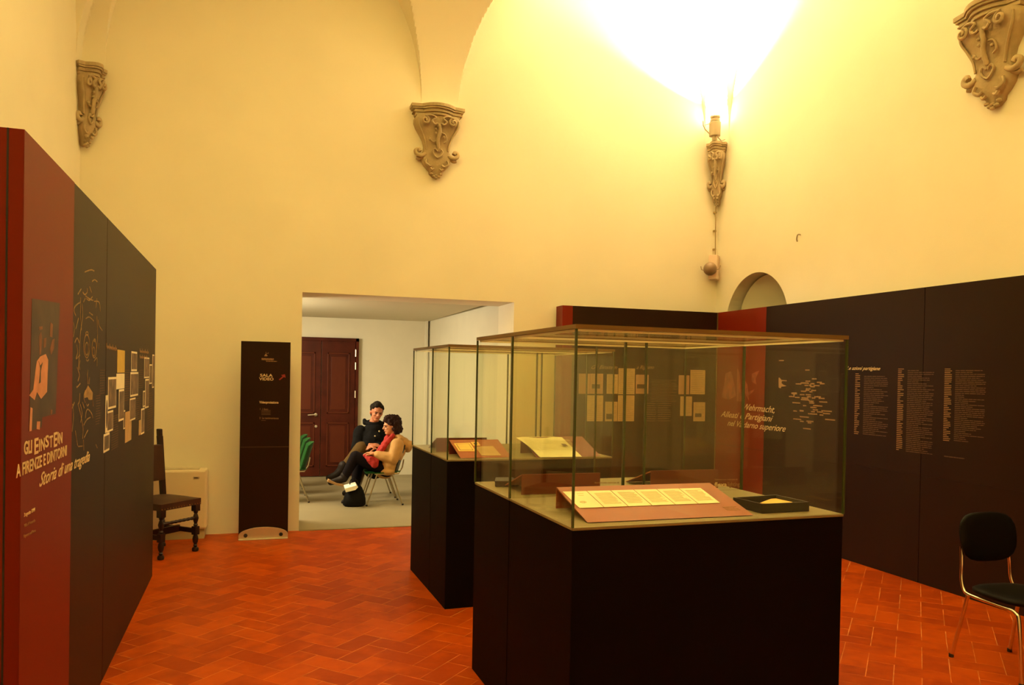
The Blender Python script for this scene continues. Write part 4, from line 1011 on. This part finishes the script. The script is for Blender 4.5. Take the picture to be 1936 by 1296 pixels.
for s in (-1, 1):
    pth = smoothpath([(s * .17, .205, .66), (s * .175, .195, .56), (s * .18, .19, .47), (s * .185, .165, .415), (s * .19, .12, .395), (s * .19, -.05, .39), (s * .19, -.17, .388)], 5)
    obj('side_tube', tube(B(), pth, .010, 10), 'chrome', t, smooth=60)
    lg = obj('leg', tube(B(), [(s * .19, .13, .39), (s * .215, .215, .004)], .011, 10), 'chrome', t, smooth=60)
    obj('foot_cap', lathe(B(), [(.014, 0), (.014, .02)], (s * .215, .215, 0), 10), 'black', lg)
    lg = obj('leg', tube(B(), smoothpath([(s * .19, -.15, .388), (s * .19, -.19, .378), (s * .195, -.215, .33), (s * .205, -.25, .004)], 5), .011, 10), 'chrome', t, smooth=60)
    obj('foot_cap', lathe(B(), [(.014, 0), (.014, .02)], (s * .205, -.25, 0), 10), 'black', lg)
# ================================================================== PEOPLE
def caps(bm, a, ra, b, rb, n=14, k=5):
    a = Vector(a); b = Vector(b); d = (b - a)
    if d.length < 1e-6: ball(bm, a, ra, 2); return
    u, v = frame_of(d); dn = d.normalized(); rings = []
    for i in range(k): t_ = -PI / 2 + (PI / 2) * i / k; rings.append((a + dn * ra * math.sin(t_), max(ra * math.cos(t_), 1e-4)))
    rings.append((a, ra)); rings.append((b, rb))
    for i in range(1, k + 1): t_ = (PI / 2) * i / k; rings.append((b + dn * rb * math.sin(t_), max(rb * math.cos(t_), 1e-4)))
    R_ = [[bm.verts.new(p + (u * math.cos(2 * PI * q / n) + v * math.sin(2 * PI * q / n)) * r) for q in range(n)] for p, r in rings]
    for x, y in zip(R_, R_[1:]):
        for q in range(n): bm.faces.new((x[q], x[(q + 1) % n], y[(q + 1) % n], y[q]))
    bm.faces.new(R_[0][::-1]); bm.faces.new(R_[-1])
def chain(bm, pts, rs):
    for i in range(len(pts) - 1): caps(bm, pts[i], rs[i], pts[i + 1], rs[i + 1])
def ell(bm, c, r, R=None, sub=3):
    res = bmesh.ops.create_icosphere(bm, subdivisions=sub, radius=1)
    for v in res['verts']:
        p = Vector((v.co.x * r[0], v.co.y * r[1], v.co.z * r[2]))
        v.co = (R @ p if R else p) + Vector(c)
def fuse(name, bm, m, parent, vox=.008, sm=3, disp=0, dscale=30):
    """one continuous skin over overlapping volumes"""
    me = bpy.data.meshes.new('raw'); bmesh.ops.recalc_face_normals(bm, faces=bm.faces); bm.to_mesh(me); bm.free()
    o = bpy.data.objects.new('raw', me); link(o)
    r = o.modifiers.new('r', 'REMESH'); r.mode = 'VOXEL'; r.voxel_size = vox
    s = o.modifiers.new('s', 'SMOOTH'); s.iterations = sm; s.factor = .5
    bpy.context.view_layer.update()
    m2 = bpy.data.meshes.new_from_object(o.evaluated_get(bpy.context.evaluated_depsgraph_get()))
    bpy.data.objects.remove(o); bpy.data.meshes.remove(me)
    if disp:
        nn = [v.normal.copy() for v in m2.vertices]
        for v, q in zip(m2.vertices, nn): v.co += q * disp * noise.noise(v.co * dscale)
    for p in m2.polygons: p.use_smooth = True
    m2.name = name; m2.materials.append(M[m]); x = bpy.data.objects.new(name, m2); link(x)
    if parent: x.parent = parent; x.matrix_parent_inverse = Matrix.Translation(-parent.location)
    return x
def put(o, parent): o.parent = parent; o.matrix_parent_inverse = Matrix.Translation(-parent.location); return o
def head(bm, c, fwd, up, S):
    """head with brow, nose, jaw and ears; c = centre; returns local frame"""
    f = Vector(fwd).normalized(); u = (Vector(up) - f * Vector(up).dot(f)).normalized(); r = f.cross(u)
    R = Matrix((f, r, u)).transposed()       # columns: forward, right, up
    P = lambda x, y, z: Vector(c) + R @ (Vector((x, y, z)) * S)
    ell(bm, P(-.012, 0, .03), (.098 * S, .077 * S, .092 * S), R)
    ell(bm, P(.022, 0, -.035), (.068 * S, .062 * S, .082 * S), R)
    ell(bm, P(.055, 0, -.085), (.034 * S, .036 * S, .028 * S), R)
    ell(bm, P(.078, 0, .022), (.018 * S, .055 * S, .014 * S), R, 2)
    caps(bm, P(.085, 0, .012), .009 * S, P(.106, 0, -.022), .013 * S)
    ell(bm, P(.093, 0, -.028), (.014 * S, .019 * S, .010 * S), R, 2)
    ell(bm, P(.083, 0, -.055), (.014 * S, .027 * S, .011 * S), R, 2)
    for s in (-1, 1):
        ell(bm, P(.062, s * .035, -.022), (.024 * S, .022 * S, .02 * S), R, 2)
        ell(bm, P(-.012, s * .080, -.012), (.018 * S, .010 * S, .033 * S), R, 2)
    return P, R
def hand(bm, w, d, nrm, S, curl=.5, thumb=1):
    """palm and five bent fingers; w wrist, d direction, nrm back-of-hand normal"""
    d = Vector(d).normalized(); nrm = (Vector(nrm) - d * Vector(nrm).dot(d)).normalized(); s = d.cross(nrm)
    w = Vector(w); caps(bm, w, .024 * S, w + d * .03 * S, .024 * S)
    for k in (-1.2, -.4, .4, 1.2): caps(bm, w + d * .025 * S + s * k * .014 * S, .015 * S, w + d * .075 * S + s * k * .018 * S, .012 * S)
    for k, L_ in ((-1.5, .060), (-.5, .078), (.5, .084), (1.5, .074)):
        b = w + d * .078 * S + s * k * .0165 * S; ang = curl * (.8 + .15 * k); p = b; dd = d.copy(); r_ = .0098 * S
        for seg in (.45, .32, .23):
            ca, sa = math.cos(ang), math.sin(ang); dd = (dd * ca - nrm * sa).normalized(); q = p + dd * L_ * seg * S
            caps(bm, p, r_, q, r_ * .92, 10, 3); p = q; r_ *= .93; nrm2 = nrm
    tb = w + d * .022 * S + s * thumb * .026 * S; p = tb
    for dd, L_ in (((d * .7 + s * thumb * .7 - nrm * .2), .038), ((d * .9 + s * thumb * .3 - nrm * .35), .032), ((d - nrm * .5), .024)):
        q = p + dd.normalized() * L_ * S; caps(bm, p, .0115 * S, q, .0105 * S, 10, 3); p = q
def eyes(P, R, S, parent, brow='hair_man'):
    for s in (-1, 1):
        bm = B(); ell(bm, P(.083, s * .032, .002), (.008 * S, .014 * S, .0065 * S), R, 2); put(obj('eye', bm, 'black', None, smooth=60), parent)
        bm = B(); caps(bm, P(.091, s * .014, .020), .0045 * S, P(.086, s * .046, .022), .004 * S, 8, 3); put(obj('eyebrow', bm, brow, None, smooth=60), parent)
    bm = B(); caps(bm, P(.094, -.018, -.056), .0045 * S, P(.094, .018, -.056), .0045 * S, 8, 3); put(obj('mouth', bm, 'lips', None, smooth=60), parent)

# ---------------------------------------------------------------- woman in a tan coat, seated in profile facing left
WY = 9.75
def W(px, py, dy=0.0): return atY(px, py, WY + dy)
wm = thing('person', 'seated woman in tan hooded coat and red scarf, seen from the side', 'person', (1.45, WY, 0))
S = .93
hc = W(739, 806)
bm = B()
P, R = head(bm, hc, (-1, -.12, -.12), (-.05, 0, 1), S)
neck = W(747, 832); chain(bm, [hc + Vector((.03, 0, -.06)), neck], [.052, .055])
hip = W(729, 885); chest = W(745, 852)
chain(bm, [hip, W(736, 870), chest, neck + Vector((0, 0, -.05))], [.12, .11, .125, .07])
hL = W(703, 858.5, -.14); hR = W(706, 857, .02)
shN = W(751, 842, -.155); shF = W(748, 842, .155); elN = W(743, 868, -.20); elF = W(735, 868, .19)
for sh, el, hd in ((shN, elN, hL), (shF, elF, hR)):
    chain(bm, [sh, el, hd + (el - hd) * .15], [.045, .038, .024])
hand(bm, hL + (elN - hL) * .15, (hL - elN), (.3, 0, 1), .95, .45, -1)
hand(bm, hR + (elF - hR) * .15, (hR - elF), (.3, 0, 1), .95, .55, 1)
kN = W(672, 864, -.07); kF = W(679, 872, .12)
aN = W(650, 905, -.05); aF = W(668, 940, .1)
chain(bm, [hip + Vector((0, -.09, 0)), kN, aN], [.07, .05, .034]); chain(bm, [hip + Vector((0, .09, 0)), kF, aF], [.07, .05, .034])
chain(bm, [aN, W(634, 912, -.06)], [.032, .028]); chain(bm, [aF, W(652, 951, .08)], [.032, .028])
fuse('body', bm, 'skin', wm, .0065, 2)
eyes(P, R, S, wm, 'hair_woman')
bm = B()
for (x, y, z, r) in ((-.02, 0, .085, .075), (-.075, 0, .045, .085), (-.07, 0, -.03, .082), (-.045, .055, .03, .06), (-.045, -.055, .03, .06), (-.03, .07, -.03, .045), (-.035, -.07, -.03, .047), (.035, 0, .10, .055), (.06, .03, .08, .035), (.06, -.03, .08, .035), (.02, -.062, .055, .045), (.02, .062, .055, .045), (-.055, -.045, -.09, .045), (-.055, .045, -.09, .045), (-.10, 0, -.06, .06), (-.08, 0, .085, .06)):
    ell(bm, P(x, y, z), (r * S,) * 3, None, 2)
fuse('curly_hair', bm, 'hair_woman', wm, .008, 1, .014, 42)
bm = B()   # coat
chain(bm, [W(728, 884), W(736, 868), W(746, 850), W(750, 840)], [.145, .14, .145, .12])
ell(bm, W(731, 889), (.14, .235, .07)); ell(bm, W(735, 878, -.06), (.12, .17, .12)); ell(bm, W(745, 858, -.04), (.11, .19, .13))
ell(bm, W(749, 843), (.10, .205, .085))
for sh, el, hd in ((shN, elN, hL), (shF, elF, hR)): chain(bm, [sh, (sh + el) / 2 + Vector((.01, 0, 0)), el, el + (hd - el) * .72], [.086, .080, .074, .056])
fuse('coat', bm, 'coat_tan', wm, .010, 4, .006, 18)
bm = B()   # hood lying on the back
ell(bm, W(765, 840), (.105, .13, .075), Matrix.Rotation(.75, 3, 'Y')); ell(bm, W(754, 829), (.085, .125, .05), Matrix.Rotation(.5, 3, 'Y')); chain(bm, [W(776, 840, -.08), W(771, 850), W(776, 840, .08)], [.04, .045, .04])
fuse('hood', bm, 'coat_tan', wm, .009, 3, .008, 20)
put(obj('coat_cuff', tube(B(), [elN + (hL - elN) * .70, elN + (hL - elN) * .74], .056, 14), 'coat_tan', None, smooth=60), wm)
bm = B(); chain(bm, [W(743, 824, -.07), W(733, 835, -.11), W(724, 848, -.12), W(715, 860, -.12)], [.03, .032, .034, .03]); chain(bm, [W(733, 830, 0), W(722, 846, -.04), W(712, 860, -.06)], [.035, .036, .032]); chain(bm, [W(742, 826, .05), W(732, 829)], [.04, .04])
fuse('red_scarf', bm, 'scarf_red', wm, .008, 2, .008, 30)
bm = B(); chain(bm, [W(690, 862, -.15), W(700, 869, -.18), W(708, 878, -.19)], [.022, .045, .048]); chain(bm, [W(712, 864, -.15), W(710, 876, -.19)], [.035, .04])
fuse('scarf_end', bm, 'scarf_red', wm, .009, 2, .010, 26)
bm = B()
chain(bm, [hip + Vector((0, -.09, -.01)), kN, aN], [.098, .072, .05]); chain(bm, [hip + Vector((0, .09, -.01)), kF, aF], [.098, .072, .05])
fuse('leggings', bm, 'legging', wm, .009, 3)
bm = B(); chain(bm, [aN + Vector((.012, 0, .03)), aN, W(640, 909, -.05), W(625, 913, -.06)], [.056, .052, .044, .034]); fuse('shoe', bm, 'boot', wm, .008, 2)
bm = B(); chain(bm, [aF + Vector((0, 0, .04)), aF, W(660, 948, .08), W(650, 950, .07)], [.052, .05, .042, .034]); fuse('shoe', bm, 'boot', wm, .008, 2)
bm = B(); quadbox(bm, [W(621, 907, -.10), W(619, 912, -.10), W(636, 918.5, -.10), W(657, 922, -.10), W(657, 918, -.10), W(637, 914, -.10)], (0, .09, 0)); put(obj('shoe_sole', bm, 'sole', None, bevel=.004), wm)

# ---------------------------------------------------------------- man in a navy jacket behind her
MY = 10.32
def N(px, py, dy=0.0): return atY(px, py, MY + dy)
mn = thing('person', 'man with short dark hair in dark navy jacket leaning towards the woman', 'person', (1.38, MY, 0))
S = .98
hc = N(712, 780, -.06)
bm = B()
P, R = head(bm, hc, (.12, -1, -.22), (.16, 0, 1), S)
neck = N(705, 803, 0); chain(bm, [hc + Vector((0, .03, -.05)), neck], [.056, .06])
hip = N(712, 882, .0); chain(bm, [hip, N(706, 858), N(704, 830), N(705, 812)], [.13, .125, .14, .08])
s1 = N(681, 817, 0); s2 = N(735, 817, 0); e1 = N(674, 846, -.05); e2 = N(733, 850, -.08)
h1 = N(699, 842, -.22); h2 = N(711, 843, -.22)
chain(bm, [s1, e1, h1], [.05, .042, .026]); chain(bm, [s2, e2, h2], [.05, .042, .026])
hand(bm, h1, (1, -.3, .05), (0, -.5, 1), 1.0, .5, 1); hand(bm, h2, (-1, -.35, -.1), (0, -.6, 1), 1.0, .5, -1)
kn = N(683, 848, -.18); an = N(646, 889, -.22); kn2 = N(690, 866, .12); an2 = N(668, 926, .12)
chain(bm, [hip, kn, an], [.085, .06, .04]); chain(bm, [hip + Vector((0, .1, 0)), kn2, an2], [.085, .06, .04])
fuse('body', bm, 'skin_man', mn, .0065, 2)
eyes(P, R, S, mn, 'hair_man')
bm = B()
for (x, y, z, r) in ((-.03, 0, .075, .075), (.02, 0, .102, .05), (.045, .03, .098, .032), (.045, -.03, .098, .032), (-.06, 0, .02, .078), (-.03, .05, .06, .05), (-.03, -.05, .06, .05), (-.015, .072, .02, .022), (-.015, -.072, .02, .022), (.02, .06, .065, .028), (.02, -.06, .065, .028), (-.06, 0, -.04, .06)):
    ell(bm, P(x, y, z), (r * S,) * 3, None, 2)
fuse('short_hair', bm, 'hair_man', mn, .007, 2, .004, 60)
bm = B()
chain(bm, [N(709, 882), N(704, 858), N(706, 832), N(707, 815)], [.17, .165, .175, .13]); ell(bm, N(708, 822), (.22, .13, .10)); ell(bm, N(706, 845), (.19, .14, .16))
for s_, e_, h_ in ((s1, e1, h1), (s2, e2, h2)): chain(bm, [s_, (s_ + e_) / 2, e_, e_ + (h_ - e_) * .8], [.088, .08, .072, .052])
fuse('jacket', bm, 'coat_dark', mn, .010, 4, .008, 16)
bm = B()
ring_ = [N(707, 803, .02) + Vector((.085 * math.cos(2 * PI * k / 14), .08 * math.sin(2 * PI * k / 14), .012 * math.sin(2 * PI * k / 14) + .02)) for k in range(15)]
chain(bm, ring_, [.03] * 15); chain(bm, [N(690, 800, .03), N(689, 795, .05)], [.032, .025]); chain(bm, [N(724, 806, -.02), N(727, 799, .02)], [.032, .025])
fuse('jacket_collar', bm, 'coat_dark', mn, .008, 2)
for x, y in ((717, 816), (709, 825)):
    put(obj('jacket_button', ball(B(), N(x, y, -.185), .011, 2), 'grey_plinth', None, smooth=60), mn)
bm = B()
chain(bm, [hip + Vector((0, -.02, 0)), kn, kn + (an - kn) * .9], [.115, .088, .058]); chain(bm, [hip + Vector((0, .1, 0)), kn2, kn2 + (an2 - kn2) * .9], [.11, .08, .058])
fuse('trousers', bm, 'trouser_brown', mn, .010, 3, .004, 18)
bm = B(); chain(bm, [an + Vector((.02, 0, .05)), an, N(636, 899, -.22), N(622, 904, -.23)], [.066, .062, .05, .04]); fuse('boot', bm, 'boot', mn, .008, 2)
bm = B(); chain(bm, [an2 + Vector((0, 0, .05)), an2, N(662, 931, .12), N(652, 933, .12)], [.062, .056, .048, .038]); fuse('boot', bm, 'boot', mn, .008, 2)

# ---------------------------------------------------------------- bag on the floor
bp_ = atZ(671, 959, 0)
t = thing('cloth_bag', 'slumped black cloth bag on the grey floor in front of the woman', 'bag', (bp_.x, bp_.y + .06, 0))
bm = B(); prof = [(.0, .0), (.10, .0), (.125, .02), (.12, .09), (.10, .16), (.075, .215), (.05, .24), (0, .235)]
rings = []
for r, z in prof:
    rings.append([bm.verts.new((r * 1.08 * math.cos(2 * PI * k / 24) * (1 + .06 * math.sin(3 * k)) + .05 * z, r * .7 * math.sin(2 * PI * k / 24), max(z + (.012 * math.sin(k * 1.3) if z > .05 else 0), 0))) for k in range(24)])
for a, b in zip(rings, rings[1:]):
    for k in range(24): bm.faces.new((a[k], a[(k + 1) % 24], b[(k + 1) % 24], b[k]))
bmesh.ops.remove_doubles(bm, verts=bm.verts, dist=1e-5)
obj('bag_body', bm, 'bag', t, smooth=60)
obj('bag_handle', tube(B(), smoothpath([(-.05, 0, .2), (-.055, 0, .30), (-.01, .0, .34), (.04, 0, .29), (.045, 0, .21)]), .007, 6), 'bag', t, smooth=60)
Yp = bp_.y - .055
c = [atY(652, 924.5, Yp), atY(674, 918.5, Yp), atY(677, 922, Yp), atY(672, 927, Yp), atY(654, 931.5, Yp)]
bm = B(); quadbox(bm, [p + Vector((0, 0.0, 0)) for p in c], (0, .16, .02)); tag(obj('folded_papers', bm, 'white_paper'), 'bright white papers sticking out of the black bag', 'paper')
